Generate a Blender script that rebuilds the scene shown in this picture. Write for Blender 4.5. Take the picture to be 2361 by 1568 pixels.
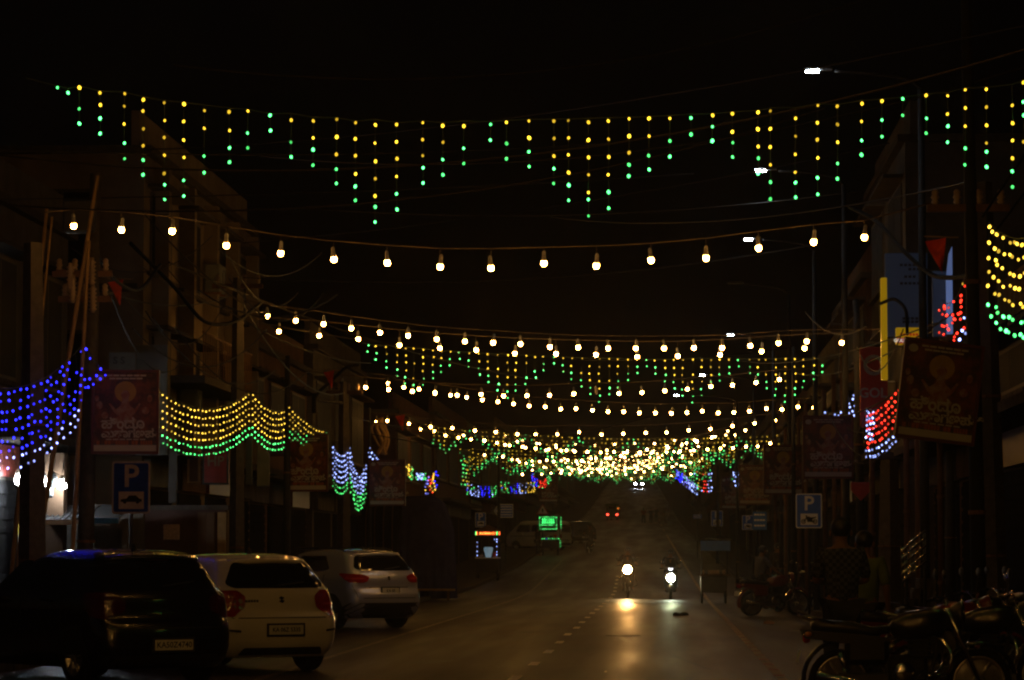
import bpy, bmesh, math, random
from mathutils import Vector, Matrix
R = math.radians
random.seed(7)
rnd = random.uniform
for o in list(bpy.data.objects):
    bpy.data.objects.remove(o)
scene = bpy.context.scene
col = scene.collection

# ------------------------------------------------------------------ camera
F, CX, CY = 7000.0, 1180.5, 784.0          # pixels of the 2361 x 1568 view of the photograph
YAW, PITCH, CAMZ = math.asin(0.04974), R(4.02), 1.52
cd = bpy.data.cameras.new('camera')
cam = bpy.data.objects.new('camera', cd)
col.objects.link(cam)
cam.location = (0, 0, CAMZ)
cam.rotation_euler = (R(90) + PITCH, 0, YAW)
cd.sensor_width = 36.0
cd.lens = 36.0 * F / 2361.0
cd.clip_start, cd.clip_end = 0.5, 3000
cd.dof.use_dof = True
cd.dof.focus_distance = 36.0
cd.dof.aperture_fstop = 10.0
scene.camera = cam

# ------------------------------------------------------------------ night sky, exposure
w = bpy.data.worlds.new('World')
scene.world = w
w.use_nodes = True
wn = w.node_tree.nodes
sky = wn.new('ShaderNodeTexSky')
sky.sky_type = 'NISHITA'
sky.sun_disc = False
sky.sun_elevation = R(-4)
sky.sun_rotation = R(250)
bg = wn['Background']
bg.inputs['Strength'].default_value = 0.03
w.node_tree.links.new(sky.outputs[0], bg.inputs['Color'])
vs = scene.view_settings
vs.view_transform = 'Standard'
vs.look = 'None'
vs.exposure = 0.0
vs.gamma = 1.0
scene.cycles.use_denoising = True
scene.cycles.max_bounces = 5
scene.cycles.sample_clamp_indirect = 4.0
scene.cycles.use_light_tree = True
scene.cycles.pixel_filter_type = 'BLACKMAN_HARRIS'
scene.cycles.filter_width = 2.2

workshop = bpy.data.scenes.new('workshop')          # letters and bodies are shaped here, then removed
def evaluated(o):
    workshop.collection.objects.link(o)
    vl = workshop.view_layers[0]
    vl.update()
    return bpy.data.meshes.new_from_object(o.evaluated_get(vl.depsgraph))

# ------------------------------------------------------------------ projection helpers
_fw = Vector((-math.sin(YAW) * math.cos(PITCH), math.cos(YAW) * math.cos(PITCH), math.sin(PITCH)))
_rt = Vector((math.cos(YAW), math.sin(YAW), 0))
_up = _rt.cross(_fw)
CAM = Vector((0, 0, CAMZ))

def at(px, py, Y):
    d = _rt * ((px - CX) / F) + _up * ((CY - py) / F) + _fw
    return CAM + d * (Y / d.y)

def gz(Y):                                  # the road climbs beyond the first hundred metres
    if Y < 95:
        return 0.0
    if Y < 125:
        return 0.0225 * (Y - 95) ** 2 / 60.0
    if Y < 240:
        return 0.0225 * (Y - 110)
    if Y < 340:
        return 0.0225 * (Y - 110) + 0.0125 * (Y - 240) ** 2 / 200.0
    return 0.0225 * 230 + 0.625 + 0.035 * (Y - 340)

def bend(Y):                                # and swings a little to the left
    return 0.0 if Y < 110 else -0.009 * (Y - 110)

def gp(px, Y):
    p = at(px, 1277, Y)
    return Vector((p.x, Y, gz(Y)))

# ------------------------------------------------------------------ materials
MATS = {}

def mat(name, c, rough=0.6, metal=0.0, var=0.25, scale=6.0, bump=0.0, coat=0.0, spec=0.5):
    if name in MATS:
        return MATS[name]
    m = bpy.data.materials.new(name)
    m.use_nodes = True
    nt = m.node_tree
    b = nt.nodes['Principled BSDF']
    b.inputs['Roughness'].default_value = rough
    b.inputs['Metallic'].default_value = metal
    b.inputs['Coat Weight'].default_value = coat
    b.inputs['Coat Roughness'].default_value = 0.04
    b.inputs['Specular IOR Level'].default_value = spec * (1 if rough < 0.55 or coat else 0.16 if rough < 0.8 else 0.0)
    tc = nt.nodes.new('ShaderNodeTexCoord')
    nz = nt.nodes.new('ShaderNodeTexNoise')
    nz.inputs['Scale'].default_value = scale
    nz.inputs['Detail'].default_value = 6
    nz.inputs['Roughness'].default_value = 0.65
    nt.links.new(tc.outputs['Object'], nz.inputs['Vector'])
    rp = nt.nodes.new('ShaderNodeValToRGB')
    rp.color_ramp.elements[0].position = 0.3
    rp.color_ramp.elements[1].position = 0.7
    rp.color_ramp.elements[0].color = [x * (1 - var) for x in c] + [1]
    rp.color_ramp.elements[1].color = [min(1, x * (1 + var)) for x in c] + [1]
    nt.links.new(nz.outputs['Fac'], rp.inputs['Fac'])
    nt.links.new(rp.outputs['Color'], b.inputs['Base Color'])
    if bump:
        bp = nt.nodes.new('ShaderNodeBump')
        bp.inputs['Strength'].default_value = bump
        bp.inputs['Distance'].default_value = 0.02
        nt.links.new(nz.outputs['Fac'], bp.inputs['Height'])
        nt.links.new(bp.outputs['Normal'], b.inputs['Normal'])
    MATS[name] = m
    return m

def glow(name, c, strength, lo=0.35, sample='AUTO', base=(0.5, 0.5, 0.5)):
    """something that gives off light; each lamp has its own brightness"""
    if name in MATS:
        return MATS[name]
    m = bpy.data.materials.new(name)
    m.use_nodes = True
    nt = m.node_tree
    b = nt.nodes['Principled BSDF']
    b.inputs['Base Color'].default_value = list(base) + [1]
    b.inputs['Roughness'].default_value = 0.3
    b.inputs['Emission Color'].default_value = list(c) + [1]
    g = nt.nodes.new('ShaderNodeNewGeometry')
    oi = nt.nodes.new('ShaderNodeObjectInfo')
    ad = nt.nodes.new('ShaderNodeMath'); ad.operation = 'ADD'
    fr = nt.nodes.new('ShaderNodeMath'); fr.operation = 'FRACT'
    nt.links.new(g.outputs['Random Per Island'], ad.inputs[0])
    nt.links.new(oi.outputs['Random'], ad.inputs[1])
    nt.links.new(ad.outputs[0], fr.inputs[0])
    mr = nt.nodes.new('ShaderNodeMapRange')
    mr.inputs['To Min'].default_value = strength * lo
    mr.inputs['To Max'].default_value = strength
    nt.links.new(fr.outputs[0], mr.inputs['Value'])
    nt.links.new(mr.outputs[0], b.inputs['Emission Strength'])
    m.cycles.emission_sampling = sample
    MATS[name] = m
    return m

def mixmat(name, c1, c2, scale, rough=0.7, lo=0.42, hi=0.58, stretch=(1, 1, 1), bump=0.0):
    m = mat(name, c1, rough, scale=scale, bump=bump)
    nt = m.node_tree
    rp = [n for n in nt.nodes if n.type == 'VALTORGB'][0]
    rp.color_ramp.elements[0].position, rp.color_ramp.elements[1].position = lo, hi
    rp.color_ramp.elements[0].color = list(c1) + [1]
    rp.color_ramp.elements[1].color = list(c2) + [1]
    mp = nt.nodes.new('ShaderNodeMapping')
    mp.inputs['Scale'].default_value = stretch
    tc = [n for n in nt.nodes if n.type == 'TEX_COORD'][0]
    nz = [n for n in nt.nodes if n.type == 'TEX_NOISE'][0]
    nt.links.new(tc.outputs['Object'], mp.inputs['Vector'])
    nt.links.new(mp.outputs['Vector'], nz.inputs['Vector'])
    return m

# lights
BULB = 98.0
M_bulb = glow('bulb_light', (1.0, 0.46, 0.09), BULB, 0.8)
M_bulbfar = glow('bulb_light_far', (1.0, 0.52, 0.16), 60.0, 0.2)
M_dead = mat('bulb_unlit', (0.55, 0.5, 0.42), 0.25)
LED = {}
for nm, c, s in (('green', (0.08, 1.0, 0.2), 7.5), ('yellow', (1.0, 0.6, 0.03), 4.6), ('blue', (0.014, 0.016, 1.0), 8),
                 ('white', (0.32, 0.42, 1.0), 7.0), ('red', (1.0, 0.03, 0.012), 5), ('gold', (1.0, 0.6, 0.05), 5),
                 ('paleblue', (0.2, 0.22, 1.0), 4), ('bluewhite', (0.3, 0.34, 1.0), 7)):
    LED[nm] = glow('led_' + nm, c, s, 0.12)
    LED[nm + '_far'] = glow('led_far_' + nm, c, s * (0.28 if nm == 'yellow' else 0.3 if nm == 'green' else 0.6), 0.04, 'NONE')
# surfaces
M_wire = mat('cable', (0.035, 0.03, 0.025), 0.55)
M_festoonwire = mat('festoon_cable', (0.12, 0.09, 0.06), 0.6)
M_ledwire = mat('led_wire', (0.05, 0.07, 0.05), 0.5)
M_socket = mat('bulb_housing', (0.62, 0.58, 0.5), 0.45)
M_conc = mat('concrete', (0.09, 0.078, 0.064), 0.85, scale=9, bump=0.4)
M_steel = mat('galvanised_steel', (0.035, 0.035, 0.036), 0.65, 0.3)
M_rust = mat('rusty_steel', (0.16, 0.09, 0.05), 0.75)
M_dark = mat('dark_metal', (0.03, 0.03, 0.032), 0.5)
M_black = mat('black_rubber', (0.012, 0.012, 0.013), 0.75)
M_ceramic = mat('ceramic', (0.35, 0.24, 0.15), 0.4)
M_bamboo = mat('bamboo', (0.3, 0.19, 0.08), 0.6)
M_white = mat('white_paint', (0.72, 0.72, 0.7), 0.5, var=0.1)
M_blue = mat('sign_blue', (0.02, 0.13, 0.6), 0.4, var=0.12)
M_signwhite = mat('sign_white', (0.84, 0.84, 0.82), 0.4, var=0.08)
M_red = mat('sign_red', (0.42, 0.025, 0.02), 0.5)
M_flag = mat('flag_saffron', (0.75, 0.07, 0.015), 0.8)
M_yellow = glow('backlit_yellow', (1.0, 0.58, 0.01), 0.2, 0.8, base=(0.7, 0.45, 0.02))
M_redlit = glow('backlit_red', (0.6, 0.03, 0.01), 0.35, 0.8, base=(0.4, 0.03, 0.02))
M_wooddark = mat('old_wood', (0.11, 0.075, 0.045), 0.8)
M_glass = mat('dark_glass', (0.006, 0.006, 0.007), 0.06, var=0.1, spec=0.6)
M_chrome = mat('chrome', (0.75, 0.75, 0.76), 0.12, 1.0, var=0.05)

# ------------------------------------------------------------------ mesh builder
class MB:
    def __init__(s):
        s.v, s.f = [], []

    def add(s, vs, fs):
        n = len(s.v)
        s.v += [tuple(v) for v in vs]
        s.f += [tuple(i + n for i in f) for f in fs]
        return s

    def box(s, c, d, m=None, taper=1.0):
        c = Vector(c); x, y, z = [k / 2 for k in d]
        vs = [Vector((sx * x * (taper if sz > 0 else 1), sy * y * (taper if sz > 0 else 1), sz * z))
              for sz in (-1, 1) for sy in (-1, 1) for sx in (-1, 1)]
        if m is not None:
            vs = [m @ v for v in vs]
        return s.add([v + c for v in vs], [(0, 2, 3, 1), (4, 5, 7, 6), (0, 1, 5, 4), (2, 6, 7, 3), (0, 4, 6, 2), (1, 3, 7, 5)])

    def bbox(s, a, b):
        return s.box([(p + q) / 2 for p, q in zip(a, b)], [abs(q - p) for p, q in zip(a, b)])

    def rbox(s, c, d, r=0.02, m=None):
        """box with chamfered edges"""
        c = Vector(c); hx, hy, hz = [k / 2 for k in d]
        vs, idx = [], {}
        for sx in (-1, 1):
            for sy in (-1, 1):
                for sz in (-1, 1):
                    for a in range(3):
                        p = [sx * (hx - r), sy * (hy - r), sz * (hz - r)]
                        p[a] = (sx * hx, sy * hy, sz * hz)[a]
                        idx[(sx, sy, sz, a)] = len(vs)
                        vs.append(Vector(p))
        fs = []
        for a in range(3):
            b, e = (a + 1) % 3, (a + 2) % 3
            for sg in (-1, 1):
                q = []
                for (u, v_) in ((-1, -1), (1, -1), (1, 1), (-1, 1)):
                    k = [0, 0, 0]; k[a] = sg; k[b] = u; k[e] = v_
                    q.append(idx[(k[0], k[1], k[2], a)])
                fs.append(q if sg > 0 else q[::-1])
            for u in (-1, 1):
                for v_ in (-1, 1):
                    k0 = [0, 0, 0]; k1 = [0, 0, 0]
                    k0[a], k1[a] = -1, 1
                    k0[b] = k1[b] = u; k0[e] = k1[e] = v_
                    q = [idx[(*k0, b)], idx[(*k1, b)], idx[(*k1, e)], idx[(*k0, e)]]
                    fs.append(q if u * v_ > 0 else q[::-1])
        for sx in (-1, 1):
            for sy in (-1, 1):
                for sz in (-1, 1):
                    q = [idx[(sx, sy, sz, a)] for a in range(3)]
                    fs.append(q if sx * sy * sz > 0 else q[::-1])
        if m is not None:
            vs = [m @ v for v in vs]
        return s.add([v + c for v in vs], fs)

    def tube(s, pts, r, n=6, cap=True):
        pts = [Vector(p) for p in pts]
        rs = r if isinstance(r, (list, tuple)) else [r] * len(pts)
        vs, fs = [], []
        prev = None
        for i, p in enumerate(pts):
            t = (pts[min(i + 1, len(pts) - 1)] - pts[max(i - 1, 0)])
            t = t.normalized() if t.length > 1e-9 else Vector((0, 0, 1))
            if prev is None:
                a = Vector((0, 0, 1)) if abs(t.z) < 0.9 else Vector((1, 0, 0))
                u = t.cross(a).normalized()
            else:
                u = (prev - t * prev.dot(t))
                u = u.normalized() if u.length > 1e-6 else t.orthogonal().normalized()
            prev = u
            v = t.cross(u)
            for k in range(n):
                an = 2 * math.pi * k / n
                vs.append(p + (u * math.cos(an) + v * math.sin(an)) * rs[i])
        for i in range(len(pts) - 1):
            for k in range(n):
                k2 = (k + 1) % n
                fs.append((i * n + k, i * n + k2, (i + 1) * n + k2, (i + 1) * n + k))
        if cap:
            fs.append(tuple(range(n))[::-1])
            fs.append(tuple((len(pts) - 1) * n + k for k in range(n)))
        return s.add(vs, fs)

    def lathe(s, prof, n=16, m=None, c=(0, 0, 0)):
        """profile of (radius, height) turned about z"""
        m = m or Matrix.Identity(3)
        c = Vector(c)
        vs, fs = [], []
        for (r, z) in prof:
            for k in range(n):
                a = 2 * math.pi * k / n
                vs.append(c + m @ Vector((r * math.cos(a), r * math.sin(a), z)))
        for i in range(len(prof) - 1):
            for k in range(n):
                k2 = (k + 1) % n
                fs.append((i * n + k, i * n + k2, (i + 1) * n + k2, (i + 1) * n + k))
        fs.append(tuple(range(n))[::-1])
        fs.append(tuple((len(prof) - 1) * n + k for k in range(n)))
        return s.add(vs, fs)

    def ball(s, c, r, nu=12, nv=8, m=None):
        r = r if isinstance(r, (tuple, list)) else (r, r, r)
        c = Vector(c)
        vs = [Vector((0, 0, -r[2]))]
        for j in range(1, nv):
            t = -math.pi / 2 + math.pi * j / nv
            for k in range(nu):
                a = 2 * math.pi * k / nu
                vs.append(Vector((r[0] * math.cos(t) * math.cos(a), r[1] * math.cos(t) * math.sin(a), r[2] * math.sin(t))))
        vs.append(Vector((0, 0, r[2])))
        if m is not None:
            vs = [m @ v for v in vs]
        fs = [(0, 1 + (k + 1) % nu, 1 + k) for k in range(nu)]
        for j in range(nv - 2):
            for k in range(nu):
                a, b = 1 + j * nu + k, 1 + j * nu + (k + 1) % nu
                fs.append((a, b, b + nu, a + nu))
        top = len(vs) - 1
        fs += [(1 + (nv - 2) * nu + k, 1 + (nv - 2) * nu + (k + 1) % nu, top) for k in range(nu)]
        return s.add([v + c for v in vs], fs)

    def prism(s, poly, y0, y1, m=None):
        """polygon in the x-z plane, thick from y0 (front) to y1"""
        n = len(poly)
        area = sum(poly[i][0] * poly[(i + 1) % n][1] - poly[(i + 1) % n][0] * poly[i][1] for i in range(n))
        if area < 0:
            poly = poly[::-1]
        vs = [Vector((x, y0, z)) for x, z in poly] + [Vector((x, y1, z)) for x, z in poly]
        fs = [tuple(range(n)), tuple(range(2 * n - 1, n - 1, -1))]
        for k in range(n):
            k2 = (k + 1) % n
            fs.append((k2, k, n + k, n + k2))
        if m is not None:
            vs = [m @ v for v in vs]
        return s.add(vs, fs)

    def mesh(s, name, material=None, smooth=False):
        me = bpy.data.meshes.new(name)
        me.from_pydata(s.v, [], s.f)
        if material:
            me.materials.append(material)
        if smooth:
            me.shade_smooth()
        me.update()
        return me

    def build(s, name, material, parent=None, smooth=False, loc=None):
        return put(name, s.mesh(name, material, smooth), parent, loc)

def put(name, me, parent=None, loc=None, rot=None, scale=None):
    o = bpy.data.objects.new(name, me)
    col.objects.link(o)
    if name in ('lettering', 'small_lettering', 'date_line', 'lit_letters', 'lit_bars', 'spokes', 'nose_and_ears', 'eyes', 'figure', 'badge'):
        o['kind'] = 'stuff'
    if parent is not None:
        o.parent = parent
    if loc is not None:
        o.location = loc
    if rot is not None:
        o.rotation_euler = rot
    if scale is not None:
        o.scale = scale if isinstance(scale, (tuple, list)) else (scale,) * 3
    return o

def tag(o, label=None, cat=None, group=None, kind=None):
    for k, v in (('label', label), ('category', cat), ('group', group), ('kind', kind)):
        if v:
            o[k] = v
    return o

def thing(name, label, cat, loc=(0, 0, 0), rotz=0.0, group=None):
    o = bpy.data.objects.new(name, None)
    col.objects.link(o)
    o.empty_display_size = 0.2
    o.location = loc
    o.rotation_euler = (0, 0, rotz)
    return tag(o, label, cat, group)

def wthing(name, label, cat, loc, group=None):
    """an Empty whose children are given in world coordinates"""
    o = thing(name, label, cat, loc, 0, group)
    o['_w'] = 1
    return o

def wpart(mb, name, material, parent, smooth=False):
    loc = Vector(parent.location)
    mb.v = [tuple(Vector(v) - loc) for v in mb.v]
    return mb.build(name, material, parent, smooth)

def kids(o):
    return [c for c in bpy.data.objects if c.parent == o]

def copy_tree(o, loc, rotz, label, group=None):
    c = o.copy(); col.objects.link(c)
    c.location = loc; c.rotation_euler = (0, 0, rotz)
    tag(c, label, None, group)
    for ch in kids(o):
        d = ch.copy(); col.objects.link(d); d.parent = c
        for g in kids(ch):
            e = g.copy(); col.objects.link(e); e.parent = d
    return c

_font = {}
def text_mb(body, size, align='CENTER', depth=0.0, bold=0.0):
    """letters as flat mesh in the x-z plane, facing -y"""
    key = (body, size, align, bold)
    if key not in _font:
        c = bpy.data.curves.new('lettering', 'FONT')
        c.body, c.size, c.align_x, c.align_y = body, size, align, 'CENTER'
        c.offset = bold
        c.resolution_u = 3
        o = bpy.data.objects.new('lettering', c)
        me = evaluated(o)
        _font[key] = ([tuple(v.co) for v in me.vertices], [tuple(p.vertices) for p in me.polygons])
        bpy.data.objects.remove(o); bpy.data.curves.remove(c); bpy.data.meshes.remove(me)
    vs, fs = _font[key]
    return [(x, 0, y) for x, y, z in vs], fs

def add_text(mb, body, size, x, y, z, align='CENTER', bold=0.0):
    vs, fs = text_mb(body, size, align, bold=bold)
    mb.add([(x + a, y, z + c) for a, b, c in vs], fs)

def spline(pts, n):
    """Catmull-Rom through points"""
    P = [Vector(p) for p in pts]
    P = [P[0] * 2 - P[1]] + P + [P[-1] * 2 - P[-2]]
    out = []
    for i in range(1, len(P) - 2):
        for k in range(n):
            t = k / n
            a, b, c, d = P[i - 1], P[i], P[i + 1], P[i + 2]
            out.append(0.5 * ((2 * b) + (c - a) * t + (2 * a - 5 * b + 4 * c - d) * t * t + (3 * b - a - 3 * c + d) * t ** 3))
    out.append(P[-2])
    return out

def sagline(a, b, sag, n=14):
    a, b = Vector(a), Vector(b)
    return [a.lerp(b, i / n) - Vector((0, 0, sag * 4 * (i / n) * (1 - i / n))) for i in range(n + 1)]

# ================================================================== the setting
YS = [-12, 0, 12, 20, 28, 36, 44, 52, 60, 70, 80, 90, 95, 98, 101, 104, 107, 110, 113, 116, 119, 122, 125, 130, 135, 150, 170, 200, 240, 265, 290, 315, 340, 380, 480, 600, 750, 900, 1100]

def strip(name, xa, xb, dz, material, kind='structure', y0=-12, y1=1100, skirt=0.0):
    """a ribbon along the street from xa(Y) to xb(Y)"""
    ys = [y0] + [y for y in YS if y0 < y < y1] + [y1]
    mb = MB()
    vs, fs = [], []
    for y in ys:
        a, b, z = xa(y) + bend(y), xb(y) + bend(y), gz(y) + dz
        vs += [(a, y, z), (b, y, z)]
        if skirt:
            vs += [(b, y, z - skirt), (a, y, z - skirt)]
    n = 4 if skirt else 2
    for i in range(len(ys) - 1):
        p, q = i * n, (i + 1) * n
        fs.append((p, p + 1, q + 1, q))
        if skirt:
            fs += [(p + 1, p + 2, q + 2, q + 1), (p + 3, p, q, q + 3), (p + 2, p + 3, q + 3, q + 2)]
    if skirt:
        fs += [(0, 3, 2, 1), tuple(len(vs) - 4 + k for k in range(4))]
    mb.add(vs, fs)
    o = mb.build(name, material, None, not skirt)
    tag(o, kind=kind)
    return o

def kerbL(Y):
    return -8.35 + 0.016 * max(-20, min(105, Y - 45))

def kerbR(Y):
    return 3.25

# asphalt: patched, dusty, slightly polished by traffic
m = bpy.data.materials.new('asphalt'); m.use_nodes = True
nt = m.node_tree; b = nt.nodes['Principled BSDF']
tc = nt.nodes.new('ShaderNodeTexCoord')
def noise(sc_, sx, sy, det=5):
    mp = nt.nodes.new('ShaderNodeMapping'); mp.inputs['Scale'].default_value = (sx, sy, 1)
    n_ = nt.nodes.new('ShaderNodeTexNoise'); n_.inputs['Scale'].default_value = sc_; n_.inputs['Detail'].default_value = det
    nt.links.new(tc.outputs['Object'], mp.inputs['Vector']); nt.links.new(mp.outputs['Vector'], n_.inputs['Vector'])
    return n_
n4 = noise(1.0, 0.04, 0.3, 3)
n1, n2, n3 = noise(1.0, 0.5, 0.16), noise(40, 1, 1, 3), noise(1.0, 0.9, 0.05)
def mathn(op, a, b_):
    q = nt.nodes.new('ShaderNodeMath'); q.operation = op
    for i, s in enumerate((a, b_)):
        if isinstance(s, (int, float)):
            q.inputs[i].default_value = s
        else:
            nt.links.new(s, q.inputs[i])
    return q.outputs[0]
f = mathn('ADD', mathn('ADD', mathn('MULTIPLY', n1.outputs[0], 0.3), mathn('MULTIPLY', n4.outputs[0], 0.4)), mathn('ADD', mathn('MULTIPLY', n3.outputs[0], 0.35), mathn('MULTIPLY', n2.outputs[0], 0.2)))
rp = nt.nodes.new('ShaderNodeValToRGB')
rp.color_ramp.elements[0].position, rp.color_ramp.elements[1].position = 0.5, 0.74
rp.color_ramp.elements[0].color = (0.009, 0.0066, 0.004, 1)
rp.color_ramp.elements[1].color = (0.036, 0.02, 0.0115, 1)
nt.links.new(f, rp.inputs['Fac']); nt.links.new(rp.outputs['Color'], b.inputs['Base Color'])
mr = nt.nodes.new('ShaderNodeMapRange')
mr.inputs['From Min'].default_value, mr.inputs['From Max'].default_value = 0.35, 0.7
mr.inputs['To Min'].default_value, mr.inputs['To Max'].default_value = 0.4, 0.6
nt.links.new(n3.outputs[0], mr.inputs['Value']); nt.links.new(mr.outputs[0], b.inputs['Roughness'])
b.inputs['Specular IOR Level'].default_value = 0.045
b.inputs['Specular Tint'].default_value = (1.0, 0.44, 0.19, 1)
bp = nt.nodes.new('ShaderNodeBump'); bp.inputs['Strength'].default_value = 0.25; bp.inputs['Distance'].default_value = 0.01
nt.links.new(n2.outputs[0], bp.inputs['Height']); nt.links.new(bp.outputs['Normal'], b.inputs['Normal'])
M_asphalt = m
M_ground = mat('earth', (0.09, 0.07, 0.05), 0.95, scale=2)
M_pave = mat('footpath_concrete', (0.08, 0.066, 0.052), 0.85, scale=4, bump=0.3)
M_kerb = mat('kerb_stone', (0.1, 0.085, 0.068), 0.8, scale=3)
M_line = mixmat('worn_road_paint', (0.6, 0.5, 0.36), (0.16, 0.13, 0.1), 7, 0.6, 0.52, 0.7)
M_stud = mat('faded_red_paint', (0.2, 0.04, 0.025), 0.7)

strip('ground', lambda y: -400, lambda y: 400, -0.03, M_ground, y1=1500)
road = strip('road', kerbL, kerbR, 0.0, M_asphalt)
strip('footpath_left', lambda y: -30, lambda y: kerbL(y) - 0.14, 0.12, M_pave, skirt=0.14)
strip('footpath_right', lambda y: kerbR(y) + 0.14, lambda y: 30, 0.12, M_pave, skirt=0.14)
for nm, s, k in (('kerb_left', -1, kerbL), ('kerb_right', 1, kerbR)):
    kr = strip(nm, lambda y: k(y) + (-0.14 if s < 0 else 0), lambda y: k(y) + (0 if s < 0 else 0.14), 0.135, M_kerb, skirt=0.16, y1=24)
    y = 24.0
    while y < 110:                                  # single kerb stones, each slightly out of line
        L = rnd(0.88, 0.94)
        g = rnd(-0.008, 0.008)
        st = MB().rbox((0, 0, 0), (0.14, L, 0.16), 0.014).build('kerb_stone', M_kerb, kr,
            loc=(k(y) + s * (0.07 + g), y + L / 2, gz(y) + 0.055 + rnd(-0.006, 0.006)))
        y += 0.96
    c2 = strip('kerb_run', lambda y: k(y) + (-0.14 if s < 0 else 0), lambda y: k(y) + (0 if s < 0 else 0.14), 0.135, M_kerb, kind='stuff', skirt=0.16, y0=110)
    c2.parent = kr

def road_mark(name, x, y0, y1, wd, material, dz=0.004, skew=0.0):
    mb = MB(); n = max(1, int((y1 - y0) / 6))
    for i in range(n):
        a, b_ = y0 + (y1 - y0) * i / n, y0 + (y1 - y0) * (i + 1) / n
        mb.add([(x - wd / 2 + bend(a), a, gz(a) + dz), (x + wd / 2 + bend(a), a, gz(a) + dz),
                (x + wd / 2 + skew + bend(b_), b_, gz(b_) + dz), (x - wd / 2 + skew + bend(b_), b_, gz(b_) + dz)], [(0, 1, 2, 3)])
    return mb.build(name, material, road)
road_mark('edge_line', -4.9, 16, 170, 0.1, mixmat('worn_faint_paint', (0.2, 0.15, 0.1), (0.05, 0.036, 0.026), 5, 0.6, 0.4, 0.6))
road_mark('edge_line', 1.43, 16, 320, 0.12, mixmat('worn_yellow_paint', (0.32, 0.2, 0.09), (0.06, 0.04, 0.024), 6, 0.6, 0.45, 0.62))
y = 16.2
while y < 135:
    road_mark('centre_dash', -1.8 + rnd(-0.02, 0.02), y, y + rnd(1.2, 1.6), 0.13, M_line)
    y += 5.05
y = 17.0
while y < 78:
    road_mark('red_stud_patch', 1.43, y, y + 0.38, 0.15, M_stud, 0.008)
    y += 1.9
for px, Y, L, wd in ((1395, 39, 0.5, 0.03), (1850, 60, 0.15, 0.5), (1862, 36, 0.1, 0.7)):
    p = gp(px, Y); road_mark('paint_patch', p.x, Y, Y + L, wd, M_line, 0.005)
M_tar = mat('tar_patch', (0.008, 0.006, 0.005), 0.5, scale=8, spec=0.07)
for x, y, wd, L, sk in ((-3.4, 42, .5, 1.3, .2), (-0.6, 52, 0.12, 5.5, -.3), (-3.2, 71, 0.15, 9, .4), (-2.7, 58, .3, 1.4, .1), (-4.2, 49, .1, 3.5, .3), (0.6, 40, .08, 6, -.5)):
    road_mark('tar_patch', x, y, y + L, wd, M_tar, 0.0025, sk)
mh = MB().lathe([(.33, 0.0), (.33, .006), (.29, .007), (.28, .004)], 24, None, (-0.75, 56.5, 0.003)).build('manhole_cover', M_dark, road)
st = MB()
for k in range(7):
    st.ball((rnd(-0.12, 0.12), rnd(-0.1, 0.1), rnd(0.02, 0.05)), (rnd(0.06, 0.12), 0.08, rnd(0.03, 0.06)), 8, 5)
tag(st.build('rag_heap', M_black, None, True, gp(1568, 75)), 'small dark rag lying on the right lane of the road', 'rag')
for px, Y, c in ((1772, 66, (0.3, 0.18, 0.12)), (1740, 97, (0.35, 0.3, 0.25))):
    q = MB().prism([(-.13, 0), (-.1, .05), (-.02, .075), (.06, .05), (.13, .04), (.1, 0)], -.07, .07)
    tag(q.build('litter', mat('litter_%d' % Y, c, 0.8), None, False, gp(px, Y) + Vector((0, 0, 0.002))),
        'crumpled pale litter on the road by the right edge line' if Y < 70 else 'small pale scrap of litter further up by the right edge line', 'litter')

# ================================================================== festoon strings of warm bulbs
bm_ = MB().lathe([(0.008, -0.044), (0.026, -0.038), (0.038, -0.022), (0.041, -0.003), (0.04, 0.014), (0.035, 0.03)], 12)
ME_bulb = bm_.mesh('bulb', M_bulb, True)
ME_bulbdead = bm_.mesh('bulb_unlit', M_dead, True)
ME_sock = MB().lathe([(0.037, 0.031), (0.032, 0.075), (0.027, 0.085), (0.026, 0.15), (0.02, 0.165), (0.008, 0.175)], 10).mesh('socket', M_socket, True)
bl = MB().ball((0, 0, 0), 0.052, 8, 6)

def festoon(label, Y, pts, ends, drop=0.2, dead=(), skew=0.0, sc=1.0):
    """pts: bulbs as seen in the photograph; the street's width gives the distance Y"""
    W = [at(x, y, Y + skew * (x - 1300) / 1000) for x, y in pts]
    L, Rr = at(*ends[0], Y + skew * (ends[0][0] - 1300) / 1000), at(*ends[1], Y + skew * (ends[1][0] - 1300) / 1000)
    t = wthing('festoon_string', label, 'string lights', L, 'strings of warm bulbs across the street')
    hang = [p + Vector((0, 0, drop)) for p in W]
    # smooth the wire a little; bulbs hang at slightly different lengths
    sm = []
    for i in range(len(hang)):
        a, b_ = hang[max(0, i - 1)], hang[min(len(hang) - 1, i + 1)]
        sm.append(Vector((hang[i].x, hang[i].y, max(hang[i].z * 0.5 + (a.z + b_.z) * 0.25, W[i].z + 0.17))))
    mb = MB().tube([L] + sm + [Rr], 0.012, 5)
    for i, p in enumerate(W):
        mb.tube([p + Vector((0, 0, 0.165)), sm[i]], 0.007, 4)
    wpart(mb, 'wire', M_festoonwire, t)
    for i, p in enumerate(W):
        b_ = put('bulb', ME_bulbdead if i in dead else ME_bulb, t, p - L, (rnd(-.12, .12), rnd(-.12, .12), rnd(0, 6)), sc)
        put('socket', ME_sock, b_)
    return t

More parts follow.
